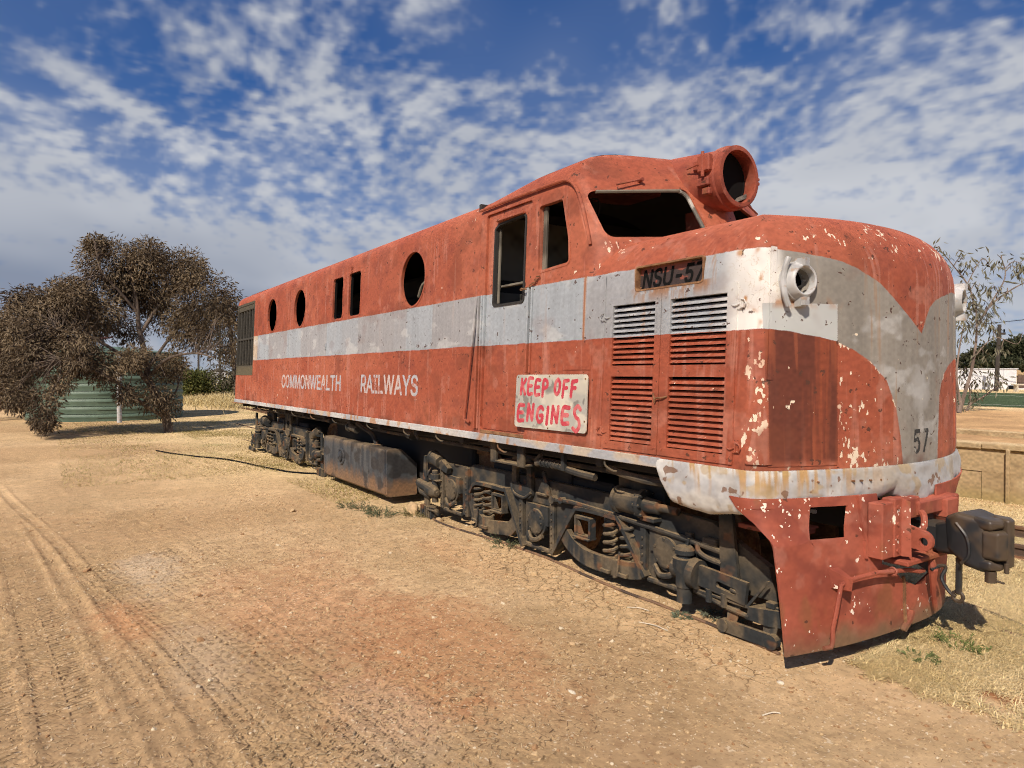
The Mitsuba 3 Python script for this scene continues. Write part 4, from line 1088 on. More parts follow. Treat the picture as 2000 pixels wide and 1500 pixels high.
def brush(word, x, z, step, h, w, grow=0.0):
    out = []
    for i, ch in enumerate(word):
        if ch == ' ':
            x += step * .65
            continue
        hh = h * (1 + .05 * math.sin(i * 2.3)) * (1 + (grow if i == len(word) - 1 else 0))
        zz = z + .008 * math.sin(i * 1.7) - (hh - h) * .6
        for s in ST[ch]:
            pts = np.array([(x + a * step * .95 + .012 * b, zz + b * hh) for a, b in s])
            if len(pts) > 3:
                pts = curve(pts, 5)
            out.append(LineString(pts).buffer(w * (1 + .16 * math.sin(i * 3.1)), 5))
        x += step * (.55 if ch == 'I' else 1.18)
    return unary_union(out)


w1, w2 = brush('KEEP OFF', -4.80, 1.520, .088, .125, .0155), brush('ENGINES', -4.83, 1.295, .116, .128, .0175, .38)
add('lettering', sidepoly(w1, .0272, .0295), 'mat_sign_red', sg, False)
add('lettering', sidepoly(w2, .0272, .0295), 'mat_sign_red', sg, False)
for x, z in ((-4.40, 1.672), (-3.95, 1.655), (-4.84, 1.665), (-3.945, 1.33), (-4.40, 1.25)):
    add('screw', sidemap(cyl((x, .027, z), (x, .032, z), .007, 8)), 'mat_rust', sg)
add('spacer', sidebox(-4.80, -4.0, 1.30, 1.62, -.001, .020), 'mat_dark', sg)
# ================================================================ GROUND
TRACKS = [  # wheel marks: centre line, half width, rut depth, tread depth, lip, pitch, skew
    ([(-2.2, -4.50), (-3.4, -4.53), (-4.7, -4.63), (-6.0, -4.75), (-7.2, -4.85), (-9.5, -5.10), (-13, -5.6)], .135, .003, .022, .006, .082, .35),
    ([(-2.0, -4.10), (-2.9, -4.02), (-3.6, -4.05), (-4.6, -4.17), (-5.9, -4.33), (-7.5, -4.52), (-10, -4.9), (-14, -5.5)], .050, .006, .010, .011, .08, .0),
    ([(-2.0, -4.28), (-2.9, -4.22), (-3.6, -4.25), (-4.6, -4.36), (-5.9, -4.48), (-7.5, -4.66), (-10, -5.0)], .045, .004, .008, .008, .08, .0),
    ([(-1.6, -3.50), (-2.7, -3.52), (-3.4, -3.60), (-4.8, -3.85), (-6.0, -4.15), (-8.0, -4.55), (-11, -5.1)], .12, .001, .018, .003, .085, .6),
    ([(-1.4, -3.05), (-2.6, -3.20), (-3.9, -3.36), (-5.7, -3.60), (-7.5, -3.78), (-10, -4.1), (-14, -4.6)], .14, .000, .016, .003, .10, .6),
    ([(-1.5, -3.78), (-2.6, -3.80), (-3.6, -3.90), (-4.9, -4.06), (-6.2, -4.28)], .10, .000, .016, .002, .085, .6),
    ([(-1.5, -3.26), (-2.6, -3.36), (-3.8, -3.50), (-5.2, -3.72), (-6.6, -3.95)], .10, .000, .014, .002, .085, .6),
    ([(-1.6, -2.74), (-2.8, -2.90), (-4.2, -3.06), (-5.6, -3.24), (-7.0, -3.39), (-9, -3.5)], .13, .000, .013, .002, .10, .6),
    ([(-2.4, -4.85), (-3.6, -4.86), (-5.0, -4.97), (-7.0, -5.2)], .11, .003, .020, .005, .082, .35)]
TRK_Y = [-.53, .53]


def base_z(x, y):
    """The lie of the land: flat yard, low humps, rising a little beyond the platform."""
    z = 0.05 * (fbm(np.stack([x * .25, y * .25, 0 * x], -1), 3, 3) - .5) * np.clip((np.hypot(x, y + 4.6) - 3) / 8, 0, 1)
    z += .03 * np.exp(-((y + 1.2) / .5) ** 2) * (fbm(np.stack([x * 1.2, y * 1.2, 0 * x + 2], -1), 2, 4) - .5)
    plat = np.clip((y - 5.95) / .10, 0, 1) * np.clip((x + 32) / 4, 0, 1)
    z = z + .735 * plat
    # dry bank and mound behind the tail of the locomotive
    z += .5 * np.exp(-((x + 60) / 12) ** 2 - ((y - 11) / 5) ** 2)
    return z


def ground_z(x, y):
    x, y = np.asarray(x, float), np.asarray(y, float)
    z = base_z(x, y)
    near = np.clip((-.75 - y) / .3, 0, 1) * (x > -16) * (x < 2)
    m = near > 0
    if not m.any():
        return z
    xs, ys = x[m], y[m]
    d = np.zeros_like(xs)
    for pts, hw, rut, dep, lipd, pitch, skew in TRACKS:
        P = np.array(pts)
        o = np.argsort(P[:, 0])
        c = np.interp(xs, P[o, 0], P[o, 1]) + .008 * np.sin(xs * 1.3)
        sl = (np.interp(xs + .1, P[o, 0], P[o, 1]) - np.interp(xs - .1, P[o, 0], P[o, 1])) / .2
        q = (ys - c) / np.sqrt(1 + sl * sl)
        inside = np.clip((hw - np.abs(q)) / .02, 0, 1)
        fade = np.clip((fbm(np.stack([xs * .9, ys * .9, 0 * xs + hw * 99], -1), 2, 9) - .24) / .2, 0, 1) * np.clip((xs - P[:, 0].min()) / 1.5, 0, 1)
        wear = np.clip((fbm(np.stack([xs * 6, ys * 6, 0 * xs + hw * 50], -1), 2, 19) - .28) / .25, 0, 1)
        bars = (xs + skew * np.abs(q) + .010 * np.sin(q * 55)) / pitch
        bar = np.clip((.34 - np.abs((bars % 1.0) - .5)) / .12, 0, 1)
        groove = np.clip((np.abs(np.abs(q) - hw * .45) - .008) / .008, 0, 1) if skew > .5 else np.clip((np.abs(q) - .010) / .010, 0, 1)
        dd = inside * (-rut - .62 * dep * wear * (1 - bar * groove))
        lip = np.exp(-((np.abs(q) - hw - .02) / .024) ** 2) * lipd
        d = d + fade * (.30 * dd + lip * (.3 + 1.4 * fbm(np.stack([xs * 14, ys * 14, 0 * xs], -1), 2, 8)))
    d += .010 * (fbm(np.stack([xs * 4, ys * 4, 0 * xs], -1), 2, 14) - .5) + .0048 * (fbm(np.stack([xs * 26, ys * 26, 0 * xs], -1), 2, 15) - .5)
    z[m] += d * near[m]
    return z


def spaced(lo, a, b, hi, step, grow):
    mid = np.arange(a, b, step)
    L, R, s = [a], [mid[-1]], step
    while L[-1] > lo:
        s *= grow
        L.append(max(lo, L[-1] - s))
    s = step
    while R[-1] < hi:
        s *= grow
        R.append(min(hi, R[-1] + s))
    return np.concatenate([L[:0:-1], mid, R[1:]])


def grid(xs, ys, fz):
    X, Y = np.meshgrid(xs, ys, indexing='xy')
    Z = fz(X, Y)
    n, m = len(xs), len(ys)
    j, i = np.meshgrid(np.arange(m - 1), np.arange(n - 1), indexing='ij')
    a = (j * n + i).ravel()
    F = np.vstack([np.stack([a, a + 1, a + n + 1], 1), np.stack([a, a + n + 1, a + n], 1)])
    return trimesh.Trimesh(np.stack([X, Y, Z], -1).reshape(-1, 3), F, process=False)


def ground_fn(p, n, uv):
    x, y, z = p.x, p.y, p.z
    big, med = F3(x * .35, y * .35, 1.0, 3), F3(x * 1.6, y * 1.6, 2.0, 3)
    fine, grit = F3(x * 14, y * 14, 3.0, 3), F3(x * 75, y * 75, 4.0, 2)
    c = mix(rgb(.385, .260, .140), rgb(.475, .340, .192), ss(.35, .65, big))
    c = mix(c, rgb(.35, .238, .122), ss(.45, .70, med) * 0.4)

    def blot(cx, cy, rx, ry, lo=.25, hi=1.1):
        d = dr.sqrt(dr.square((x - cx) / rx) + dr.square((y - cy) / ry))
        return ss(hi, lo, d + 0.9 * (med - .5) + .8 * (fine - .5))

    c = mix(c, rgb(.42, .205, .105), 0.50 * blot(-5.2, -3.05, 1.6, .8))
    c = mix(c, rgb(.45, .215, .10), 0.5 * blot(-3.6, -2.5, 1.2, .6) + 0.35 * blot(-3.2, -3.2, .5, .5))
    c = mix(c, rgb(.43, .195, .09), 0.55 * blot(-5.2, -4.25, .6, .25))
    c = mix(c, rgb(.42, .20, .095), 0.45 * blot(-5.5, -1.5, .9, .35))
    c = mix(c, rgb(.58, .49, .37), 0.42 * blot(-6.6, -4.0, .9, .30) + 0.22 * blot(-4.4, -3.9, .7, .25) + .2 * blot(-3.0, -3.3, .6, .3))
    pale = ss(.50, .22, dr.abs(y + 1.2 + .25 * (big - .5))) * ss(-6.3, -5.2, x) * ss(-1.6, -2.4, x)
    c = mix(c, rgb(.54, .375, .205), pale * 0.75)
    # clay cracks: the shade down inside them is painted in as a darker brown
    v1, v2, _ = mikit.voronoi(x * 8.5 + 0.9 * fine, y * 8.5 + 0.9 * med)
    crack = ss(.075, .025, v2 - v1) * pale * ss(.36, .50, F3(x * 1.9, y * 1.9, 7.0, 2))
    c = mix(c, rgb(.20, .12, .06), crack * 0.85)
    # flattened straw and seed husks, thick where the grass grows
    grass = ss(-.2, .6, y - 0.9 * (x < -2.9) * 1.0 + .5 * (med - .5)) * ss(5.8, 5.2, y) + ss(-9.0, -13.0, x) * ss(-3.4, -1.2, y + 1.3 * (big - .5)) + .6 * ss(-1.9, -.9, y + .5 * (med - .5)) * ss(-6.5, -8.0, x)
    grass = dr.clip(grass, 0, 1)
    st1, st2 = N3(x * 55 + y * 22, y * 160 - x * 50, 1.0), N3(x * 150, y * 48 + x * 30, 5.0)
    straw = ss(.70, .82, st1) + ss(.72, .84, st2)
    c = mix(c, rgb(.62, .47, .26), dr.clip(straw, 0, 1) * (0.16 + 0.50 * grass) * ss(.35, .55, med + .25 * grass))
    c = mix(c, rgb(.56, .44, .235), grass * 0.6)
    c = mix(c, rgb(.235, .215, .085), grass * ss(.56, .70, F3(x * 1.1 + 4, y * 1.1, 8.0, 3)) * 0.45)
    c = mix(c, rgb(.22, .135, .07), ss(.68, .80, grit) * 0.45 + ss(.62, .75, F3(x * 30, y * 30, 6.0, 2)) * .25)
    c = mix(c, rgb(.64, .54, .38), ss(.76, .84, F3(x * 60 + 9, y * 60, 6.0, 2)) * 0.6)
    # rust washed from the buried near rail
    rr = ss(.10, .02, dr.abs(y + .53 + .03 * (med - .5))) * ss(-2.6, -2.0, x)
    c = mix(c, rgb(.26, .10, .035), rr * 0.8)
    # yard beyond the platform, the sports field, the far plain
    beyond = ss(5.9, 6.1, y) * ss(-32, -29, x)
    c = mix(c, mix(rgb(.41, .265, .135), rgb(.34, .215, .11), ss(.4, .6, med)), beyond * ss(16.5, 14.5, y + 0.20 * (x + 7)))
    field = ss(17.2, 17.8, y + .22 * (x + 7)) * ss(34.0, 33.0, y) * ss(-45, -40, x) * ss(60, 50, x)
    c = mix(c, rgb(.046, .068, .036) * (.75 + .5 * fine), field)
    ln = ss(.10, .05, dr.abs(y + .22 * (x + 7) - 19.0)) + ss(.14, .07, dr.abs(y + .1 * (x + 7) - 29.0))
    c = mix(c, rgb(.50, .50, .45), field * ln * .55)
    far = ss(-45, -80, x)
    c = mix(c, rgb(.36, .285, .14), far * .7)
    return c * (0.82 + 0.42 * fine)


TREADS = []
for _p, _hw, _rut, _dep, _lip, _pitch, _skew in TRACKS:
    _P = np.array(_p)
    TREADS.append(([float(_c) for _c in np.polyfit(_P[:, 0], _P[:, 1], 3)], _hw, _dep, _pitch, _skew))


def tread(x, y):
    """Prints of tyre lugs pressed into the dust."""
    out = mi.Float(0)
    live = ss(.30, .46, F3(x * .9, y * .9, 11.0, 2)) * ss(-11.0, -8.0, x)
    wear = .35 + .65 * ss(.32, .55, F3(x * 7, y * 7, 12.0, 2))
    for c, hw, dep, pitch, skew in TREADS:
        q = y - (((c[0] * x + c[1]) * x + c[2]) * x + c[3] + .008 * dr.sin(x * 1.3))
        a = dr.abs(q)
        if skew > .5:
            k = q / (hw * .5)
            k = dr.abs(k - dr.floor(k) - .5)
            b = x / pitch + .55 * k
            b = dr.abs(b - dr.floor(b) - .5)
            h = ss(.20, .06, b)
            h = dr.maximum(h, .7 * ss(.010, .004, dr.abs(a - hw * .5)))
        else:
            b = (x + skew * a) / pitch + dr.select(q > 0, .5, 0.0)
            b = dr.abs(b - dr.floor(b) - .5)
            h = ss(.30, .18, b) * (ss(.004, .012, a) if skew > 0 else 1.0)
        out = out - dep * 1.15 * h * ss(hw, hw - .012, a) * (1.0 if skew > 0 else .6)
    return out * live * wear


def ground_bump(p, n, uv):
    x, y = p.x, p.y
    v1, v2, _ = mikit.voronoi(x * 8.5 + 0.9 * F3(x * 14, y * 14, 3.0, 3), y * 8.5 + 0.9 * F3(x * 1.6, y * 1.6, 2.0, 3))
    pale = ss(.50, .25, dr.abs(y + 1.2)) * ss(-6.3, -5.2, x) * ss(-1.6, -2.4, x)
    rough = .45 + .9 * ss(.35, .65, F3(x * 1.3 + 3, y * 1.3, 9.0, 2))
    return tread(x, y) + rough * (0.008 * F3(x * 9, y * 9, 3.0, 3) + 0.013 * F3(x * 38, y * 38, 5.0, 2) + .004 * N3(x * 120, y * 120, 2.0)) - 0.012 * ss(.085, .02, v2 - v1) * pale


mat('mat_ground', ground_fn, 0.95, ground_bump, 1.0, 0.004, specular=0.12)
xs = spaced(-900, -9.0, -0.8, 400, .0145, 1.045)
ys = np.unique(np.concatenate([spaced(-500, -5.35, -.75, 700, .0145, 1.055), [5.86, 5.9, 5.95, 6.0, 6.05]]))
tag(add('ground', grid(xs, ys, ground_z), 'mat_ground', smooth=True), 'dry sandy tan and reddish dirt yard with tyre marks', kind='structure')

# ---- platform wall with coping and posts
mat('mat_platform', lambda p, n, uv: mix(mix(mix(rgb(.41, .30, .165), rgb(.33, .235, .125), ss(.4, .62, F3(p.x * 1.6, p.y, p.z * 3.0, 3))), rgb(.44, .34, .19), ss(.55, .75, F3(p.x * 8, p.y * 8, p.z * 8, 3)) * .7), rgb(.33, .26, .10), ss(.22, .0, p.z) * .6) * (0.75 + .5 * N3(p.x * 35, p.y * 35, p.z * 35)), 0.95,
    lambda p, n, uv: .02 * F3(p.x * 5, p.y * 5, p.z * 7, 3) + .006 * F3(p.x * 30, p.y * 30, p.z * 30, 2), 1.0, .004)
pf = thing('platform_wall')
tag(pf, 'low cracked earth coloured platform wall beyond the second track on the right', 'wall')
x = -28.0
while x < 14:
    w = 1.9 + .5 * rng.random()
    dz, dy = .012 * rng.normal(), .012 * rng.normal()
    P = hull([(x + e, yy, zz) for e in (.006, w - .006) for yy, zz in ((5.72 + dy, -.2), (5.74 + dy, .36 + dz), (6.0, -.2), (6.0, .36))])
    add('panel', P, 'mat_platform', pf)
    P = hull([(x + e - .4, yy, zz) for e in (.006, w - .006) for yy, zz in ((5.735 + dy, .375), (5.75 + dy, .655 + dz), (6.0, .37), (6.0, .66))])
    add('panel', P, 'mat_platform', pf)
    add('coping', cbox(x + .006, x + w - .006, 5.70 + dy, 6.05, .672 + .5 * dz, .75 + .5 * dz, .012), 'mat_platform', pf)
    x += w
for x in (-21.2, -15.4, -9.9, -6.8, -3.66, -.2, 3.4):
    add('post', cbox(x - .02, x + .02, 5.655, 5.695, -.1, .70, .006), 'mat_platform', pf)
kerb = []
add('back_edge', cat([hull([(x + e, yy, zz) for e in (0, 1.45) for yy, zz in ((7.28 + .04 * math.sin(x), .70), (7.32, .79 + .012 * math.sin(x * 3)), (7.62, .70), (7.60, .80))]) for x in np.arange(-28, 14, 1.5)]), 'mat_platform', pf)
rail_sec = Polygon([(-.055, 0), (.055, 0), (.055, .012), (.012, .022), (.010, .075), (.030, .085), (.030, .108), (.022, .115), (-.022, .115), (-.030, .108), (-.030, .085), (-.010, .075), (-.012, .022), (-.055, .012)])


def rail(y, x0, x1, z):
    m = ext_x(rail_sec, x0, x1)
    return moved(m, 0, y, z)


mat('mat_rail', lambda p, n, uv: mix(rgb(.085, .055, .038), rgb(.16, .085, .045), ss(.35, .7, F3(p.x * 6, p.y * 6, p.z * 6, 3))), 0.75)
tr = thing('railway_track')
tag(tr, 'buried rusty track that the locomotive stands on', 'railway track')
add('rail', rail(-.53, -24, 6, -.118), 'mat_rail', tr, False)
add('rail', rail(.53, -24, 6, -.106), 'mat_rail', tr, False)
for i, x in enumerate(np.arange(-15.8, -.2, .72)):
    add('sleeper', cbox(x, x + .20, -.95 + .03 * math.sin(i * 3), .98, -.14, -.012 + .008 * math.sin(i * 2.1), .01), 'mat_rust', tr)
tr = thing('railway_track')
tag(tr, 'second dark rusty track lying behind the locomotive, seen past its coupler', 'railway track')
add('rail', rail(2.82, -40, 14, -.015), 'mat_rail', tr, False)
add('rail', rail(3.72, -40, 14, -.015), 'mat_rail', tr, False)
for i, x in enumerate(np.arange(-12, 4, .72)):
    add('sleeper', cbox(x, x + .20, 2.42, 4.12, -.15, -.004 + .006 * math.sin(i * 2.1), .01), 'mat_rust', tr)

# ---- ground litter and grass
V, F, Cc = [], [], []


def blades(P, L, W, lean, C, seed):
    r = np.random.default_rng(seed)
    n = len(P)
    a = r.random(n) * 2 * math.pi
    d = np.stack([np.cos(a) * lean, np.sin(a) * lean, np.ones(n)], 1)
    d /= np.linalg.norm(d, axis=1, keepdims=True)
    s = np.stack([-np.sin(a + .4), np.cos(a + .4), 0 * a], 1) * (W * .5)[:, None]
    d2 = d + np.stack([np.cos(a) * lean * .8, np.sin(a) * lean * .8, -.5 * lean], 1)
    d2 /= np.linalg.norm(d2, axis=1, keepdims=True)
    m = P + d * (L * .5)[:, None]
    v = np.stack([P - s, P + s, m + s * .7, m - s * .7, m + d2 * (L * .5)[:, None]], 1).reshape(-1, 3)
    i = np.arange(n)[:, None] * 5
    return v, np.vstack([i + [0, 1, 2], i + [0, 2, 3], i + [3, 2, 4]]), np.repeat(C, 5, 0)


scene['mat_blade'] = {'type': 'twosided', 'bsdf': {'type': 'principled', 'base_color': {'type': 'mesh_attribute', 'name': 'vertex_color'}, 'roughness': .8, 'specular': .2}}


def grass_field(name, pts, Lr, lean, cols, seed, label, W=.004):
    r = np.random.default_rng(seed)
    P = np.asarray(pts, float)
    P = np.column_stack([P, ground_z(P[:, 0], P[:, 1]) - .004])
    n = len(P)
    L = r.uniform(*Lr, n)
    mixv = fbm(np.column_stack([P[:, :2] * 1.6, np.zeros(n)]), 3, seed) + r.normal(0, .12, n)
    C = np.array(cols[0]) + (np.array(cols[1]) - cols[0]) * np.clip((mixv - .35) / .3, 0, 1)[:, None]
    C = C * r.uniform(.7, 1.25, n)[:, None]
    v, f, c = blades(P, L, W * r.uniform(.6, 1.5, n), r.uniform(*lean, n), C, seed + 1)
    k = add(name, trimesh.Trimesh(v, f, process=False), 'mat_blade', smooth=False, color=c)
    tag(k, label, 'grass', kind='stuff')


def scatter(n, x0, x1, y0, y1, seed, thr=.45, sc=1.3):
    r = np.random.default_rng(seed)
    P = np.column_stack([r.uniform(x0, x1, n), r.uniform(y0, y1, n)])
    q = fbm(np.column_stack([P * sc, np.zeros(n)]), 3, seed)
    return P[q + r.normal(0, .06, n) > thr]


DRY = ((.54, .42, .20), (.72, .59, .33))
pts = [scatter(110000, -3.1, -.3, -.35, 2.6, 1, .33), scatter(60000, -2.15, -.9, -.80, .45, 2, .36, 2.0), scatter(30000, -7, 1, 3.9, 5.75, 3, .38)]
r_ = np.random.default_rng(77)
tuft = np.column_stack([r_.uniform(-2.25, -.9, 90), r_.uniform(-.85, .9, 90)])
tuft = tuft[(tuft[:, 1] > -.1) | (tuft[:, 0] > -2.1)]
pts.append(np.repeat(tuft, 260, 0) + r_.normal(0, .035, (len(tuft) * 260, 2)))
pts[0] = pts[0][~((pts[0][:, 0] < -2.25) & (pts[0][:, 1] < .2))]
grass_field('dry_grass', np.vstack(pts), (.03, .085), (.8, 2.2), DRY, 5, 'matted dry yellow grass beside the front of the locomotive', .0052)
pts = [scatter(26000, -22, -8.5, -1.6, .2, 6, .44, .8), scatter(26000, -27, -12, -4.5, .2, 7, .45, .5), scatter(16000, -40, -22, -4, 6, 8, .40, .4)]
grass_field('dry_grass', np.vstack(pts), (.03, .10), (.6, 2.0), ((.33, .27, .10), (.56, .44, .22)), 9, 'thin dry grass along the far end of the locomotive and under the tree', .008)
pts = [np.column_stack([np.random.default_rng(80 + i).normal(cx, sx, n), np.random.default_rng(90 + i).normal(cy, sy, n)]) for i, (cx, cy, sx, sy, n) in enumerate(((-46, 5.5, 5, 2.0, 5000), (-39, 3.5, 3, 1.2, 3000), (-58, 9, 6, 3, 5000)))]
grass_field('tall_dry_grass', np.vstack(pts), (.2, .5), (.2, .8), ((.50, .40, .19), (.60, .49, .26)), 11, 'tall pale dry grass in the distance past the tail of the locomotive', .03)
pts = [scatter(9000, -2.0, -.9, -.45, .9, 21, .60, 2.6), scatter(5000, -6, 0, 4.6, 5.7, 22, .55, 1.3)]
grass_field('green_grass', np.vstack(pts), (.015, .05), (.5, 1.6), ((.10, .13, .045), (.22, .22, .09)), 23, 'short green shoots among the dry grass by the coupler')
# straw bits lying flat
r = np.random.default_rng(31)
P = np.vstack([scatter(44000, -11, -.8, -5.3, -.7, 32, .40, 1.0), scatter(34000, -18, -6, -4.5, -.6, 33, .36, .8)])
z = ground_z(P[:, 0], P[:, 1])
n = len(P)
a = r.random(n) * 6.28
L, W = r.uniform(.008, .042, n), r.uniform(.0015, .004, n)
d, s = np.column_stack([np.cos(a), np.sin(a), r.normal(0, .12, n)]), np.column_stack([-np.sin(a), np.cos(a), 0 * a])
b = np.column_stack([P, z + .004])
v = np.stack([b - d * L[:, None] / 2 - s * W[:, None] / 2, b + d * L[:, None] / 2 - s * W[:, None] / 2, b + d * L[:, None] / 2 + s * W[:, None] / 2, b - d * L[:, None] / 2 + s * W[:, None] / 2], 1).reshape(-1, 3)
i = np.arange(n)[:, None] * 4
C = np.where(r.random((n, 1)) < .62, [[.56, .43, .25]], [[.20, .125, .065]]) * r.uniform(.75, 1.2, (n, 1))
tag(add('straw_litter', trimesh.Trimesh(v, np.vstack([i + [0, 1, 2], i + [0, 2, 3]]), process=False), 'mat_blade', smooth=False, color=np.repeat(C, 4, 0)), 'bits of dry straw and husk lying over the dirt', 'straw', kind='stuff')
# pebbles
ico = trimesh.creation.icosahedron()
P = np.vstack([scatter(17000, -10, -.8, -5.3, -.7, 41, .36, 1.2), scatter(2500, -3, -.6, -1.4, 1.2, 42, .4, 2)])
z = ground_z(P[:, 0], P[:, 1])
n = len(P)
S = np.random.default_rng(43).lognormal(-5.45, .55, n)[:, None, None] * np.random.default_rng(44).uniform(.6, 1.3, (n, 1, 3)) * [1, 1, .7]
v = (np.array(ico.vertices)[None] * (1 + .25 * np.random.default_rng(45).normal(size=(n, 12, 1))) * S + np.column_stack([P, z + .001])[:, None]).reshape(-1, 3)
f = (np.array(ico.faces)[None] + np.arange(n)[:, None, None] * 12).reshape(-1, 3)
C = np.array([[.50, .36, .20], [.34, .20, .10], [.62, .52, .36]])[np.random.default_rng(46).choice(3, n, p=[.58, .30, .12])]
tag(add('pebbles', trimesh.Trimesh(v, f, process=False), 'mat_blade', smooth=False, color=np.repeat(C, 12, 0)), 'small pebbles and crumbs of clay on the dirt', 'pebbles', kind='stuff')


def stone(x, y, s, col, label, seed, group=None):
    r = np.random.default_rng(seed)
    m = trimesh.creation.icosphere(2)
    v = np.array(m.vertices) * s
    v *= (1 + .5 * (fbm(np.array(m.vertices) * 1.4 + seed, 2, seed) - .5))[:, None]
    k = add('stone', hull(v + [x, y, float(ground_z(np.array([x]), np.array([y]))[0]) + s[2] * .45]), col, smooth=20)
    tag(k, label, 'stone')


mat('mat_stone_white', lambda p, n, uv: rgb(.62, .55, .42) * (.8 + .4 * N3(p.x * 60, p.y * 60, p.z * 60)), .8)
mat('mat_stone_tan', lambda p, n, uv: rgb(.47, .33, .18) * (.75 + .5 * N3(p.x * 40, p.y * 40, p.z * 40)), .9)
stone(-2.78, -2.36, [.026, .013, .008], 'mat_stone_white', 'pale flat stone alone in the dirt in the middle foreground', 1)
stone(-3.28, -1.95, [.024, .02, .012], 'mat_stone_tan', 'round tan stone on the dirt left of the pilot', 2)
stone(-2.22, -1.35, [.022, .016, .010], 'mat_stone_white', 'whitish stone on the dirt just in front of the pilot', 3)
stone(-7.45, -1.02, [.09, .06, .10], 'mat_stone_tan', 'upright pale rock beside the inner end of the front bogie', 4)
stone(-6.9, -.95, [.05, .04, .03], 'mat_stone_tan', 'small brown rock near the front end of the fuel tank', 5)


def weed(x, y, rad, n, col, label, seed, L=(.05, .12)):
    r = np.random.default_rng(seed)
    z0 = float(ground_z(np.array([x]), np.array([y]))[0])
    a, q = r.random(n) * 6.28, np.sqrt(r.random(n)) * rad
    base = np.column_stack([x + q * np.cos(a), y + q * np.sin(a) * .6, np.full(n, z0)])
    V, F, C, o = [], [], [], 0
    for j in range(n):
        h = r.uniform(*L)
        dirn = np.array([math.cos(a[j]), math.sin(a[j]), 1.0]) + r.normal(0, .4, 3)
        t = np.linspace(0, 1, 6)[:, None]
        st = base[j] + dirn / np.linalg.norm(dirn) * h * t + np.array([0, 0, -.25 * h]) * t ** 2
        k = 10
        ii = r.integers(1, 6, k)
        lv, lf = leaves(st[ii], r.normal(size=(k, 3)) + dirn * .6, r.normal(size=(k, 3)), r.uniform(.012, .03, k), r.uniform(.004, .009, k))
        V.append(lv), F.append(lf + o), C.append(np.tile(np.array(col) * r.uniform(.7, 1.3), (len(lv), 1)))
        o += len(lv)
        tb = tube(st, .0016, 4)
        V.append(tb.vertices), F.append(tb.faces + o), C.append(np.tile(np.array(col) * .8, (len(tb.vertices), 1)))
        o += len(tb.vertices)
    k = add('weed', trimesh.Trimesh(np.vstack(V), np.vstack(F), process=False), 'mat_blade', smooth=False, color=np.vstack(C))
    tag(k, label, 'weed')


G1 = (.10, .115, .06)
weed(-8.25, -1.55, .13, 34, G1, 'small grey green weed left of the others below the fuel tank', 51)
weed(-8.0, -1.42, .16, 40, (.12, .13, .07), 'low weed tuft just below the end of the fuel tank', 52)
weed(-7.6, -1.38, .24, 80, G1, 'largest green weed patch on the dirt below the fuel tank', 53)
weed(-7.35, -1.05, .22, 70, (.20, .17, .08), 'brownish weed clump against the inner end of the front bogie', 54)
weed(-5.5, -.98, .13, 40, G1, 'dark weed beside the middle of the front bogie', 55, (.05, .15))
weed(-3.22, -1.02, .06, 26, (.13, .155, .10), 'tiny blue green weed on the cracked clay near the pilot', 56, (.02, .05))
weed(-3.05, -.80, .16, 44, (.13, .145, .10), 'weed in the shade under the outer end of the front bogie', 57, (.03, .09))
weed(-1.88, -.02, .12, 50, (.13, .16, .05), 'green grass tuft at the toe of the pilot under the coupler', 58)
weed(-1.95, -.40, .10, 40, (.14, .17, .06), 'green grass tuft against the foot of the pilot', 59, (.03, .08))


def cable(pts, r_, m, label):
    P = curve(np.array(pts), 8)
    P = np.column_stack([P, ground_z(P[:, 0], P[:, 1]) + r_ * .7])
    tag(add('cable', tube(P, r_, 6), m), label, 'cable')


cable([(-16.5, -2.75), (-15.6, -2.5), (-13.9, -1.8), (-12.0, -1.42), (-11.4, -1.15), (-10.9, -.9), (-10, -.8)], .017, 'mat_black', 'black cable lying on the dirt left of the fuel tank')
cable([(-7.4, -.72), (-7.0, -.98), (-6.36, -1.0), (-5.6, -.95), (-4.9, -.92), (-4.3, -.98), (-3.78, -1.0), (-3.4, -.98), (-2.98, -.98), (-2.45, -1.02)], .012, 'mat_tank', 'thin grey green cable along the ground below the front bogie')
cable([(-2.5, .98), (-2.21, .90), (-1.98, .81), (-1.79, .72), (-1.4, .5)], .012, 'mat_grime', 'dark cable in the grass right of the coupler')
for i, (x, y, a, L, lab) in enumerate(((-3.55, -1.22, .5, .16, 'curved pale straw stalk on the cracked clay'), (-3.3, -1.35, .2, .22, 'long pale straw stalk on the clay left of the pilot'), (-2.05, -1.75, 1.2, .10, 'thin bleached twig on the dirt at the right foreground'), (-1.55, -.1, .3, .16, 'dark twig lying in the dry grass at the right edge'))):
    z0 = float(ground_z(np.array([x]), np.array([y]))[0])
    tag(add('twig', tube(curve([(x, y, z0 + .006), (x + L * .5 * math.cos(a), y + L * .5 * math.sin(a) + .012, z0 + .012), (x + L * math.cos(a), y + L * math.sin(a), z0 + .006)]), .0035, 5), 'mat_stone_white' if i < 3 else 'mat_rust'), lab, 'twig')

# ================================================================ TREES AND BACKGROUND
scene['mat_leaf'] = {'type': 'twosided', 'bsdf': {'type': 'principled', 'base_color': {'type': 'mesh_attribute', 'name': 'vertex_color'}, 'roughness': .6, 'specular': .22}}
mat('mat_bark', lambda p, n, uv: mix(rgb(.085, .065, .05), rgb(.17, .13, .10), ss(.4, .65, F3(p.x * 14, p.y * 14, p.z * 4, 3))), .9)
mat('mat_bark_pale', lambda p, n, uv: mix(rgb(.26, .20, .16), rgb(.15, .11, .085), ss(.4, .65, F3(p.x * 9, p.y * 9, p.z * 3, 3))), .85)
RT = np.array([math.sin(_a), math.cos(_a), 0])
FH = np.array([-math.cos(_a), math.sin(_a), 0])


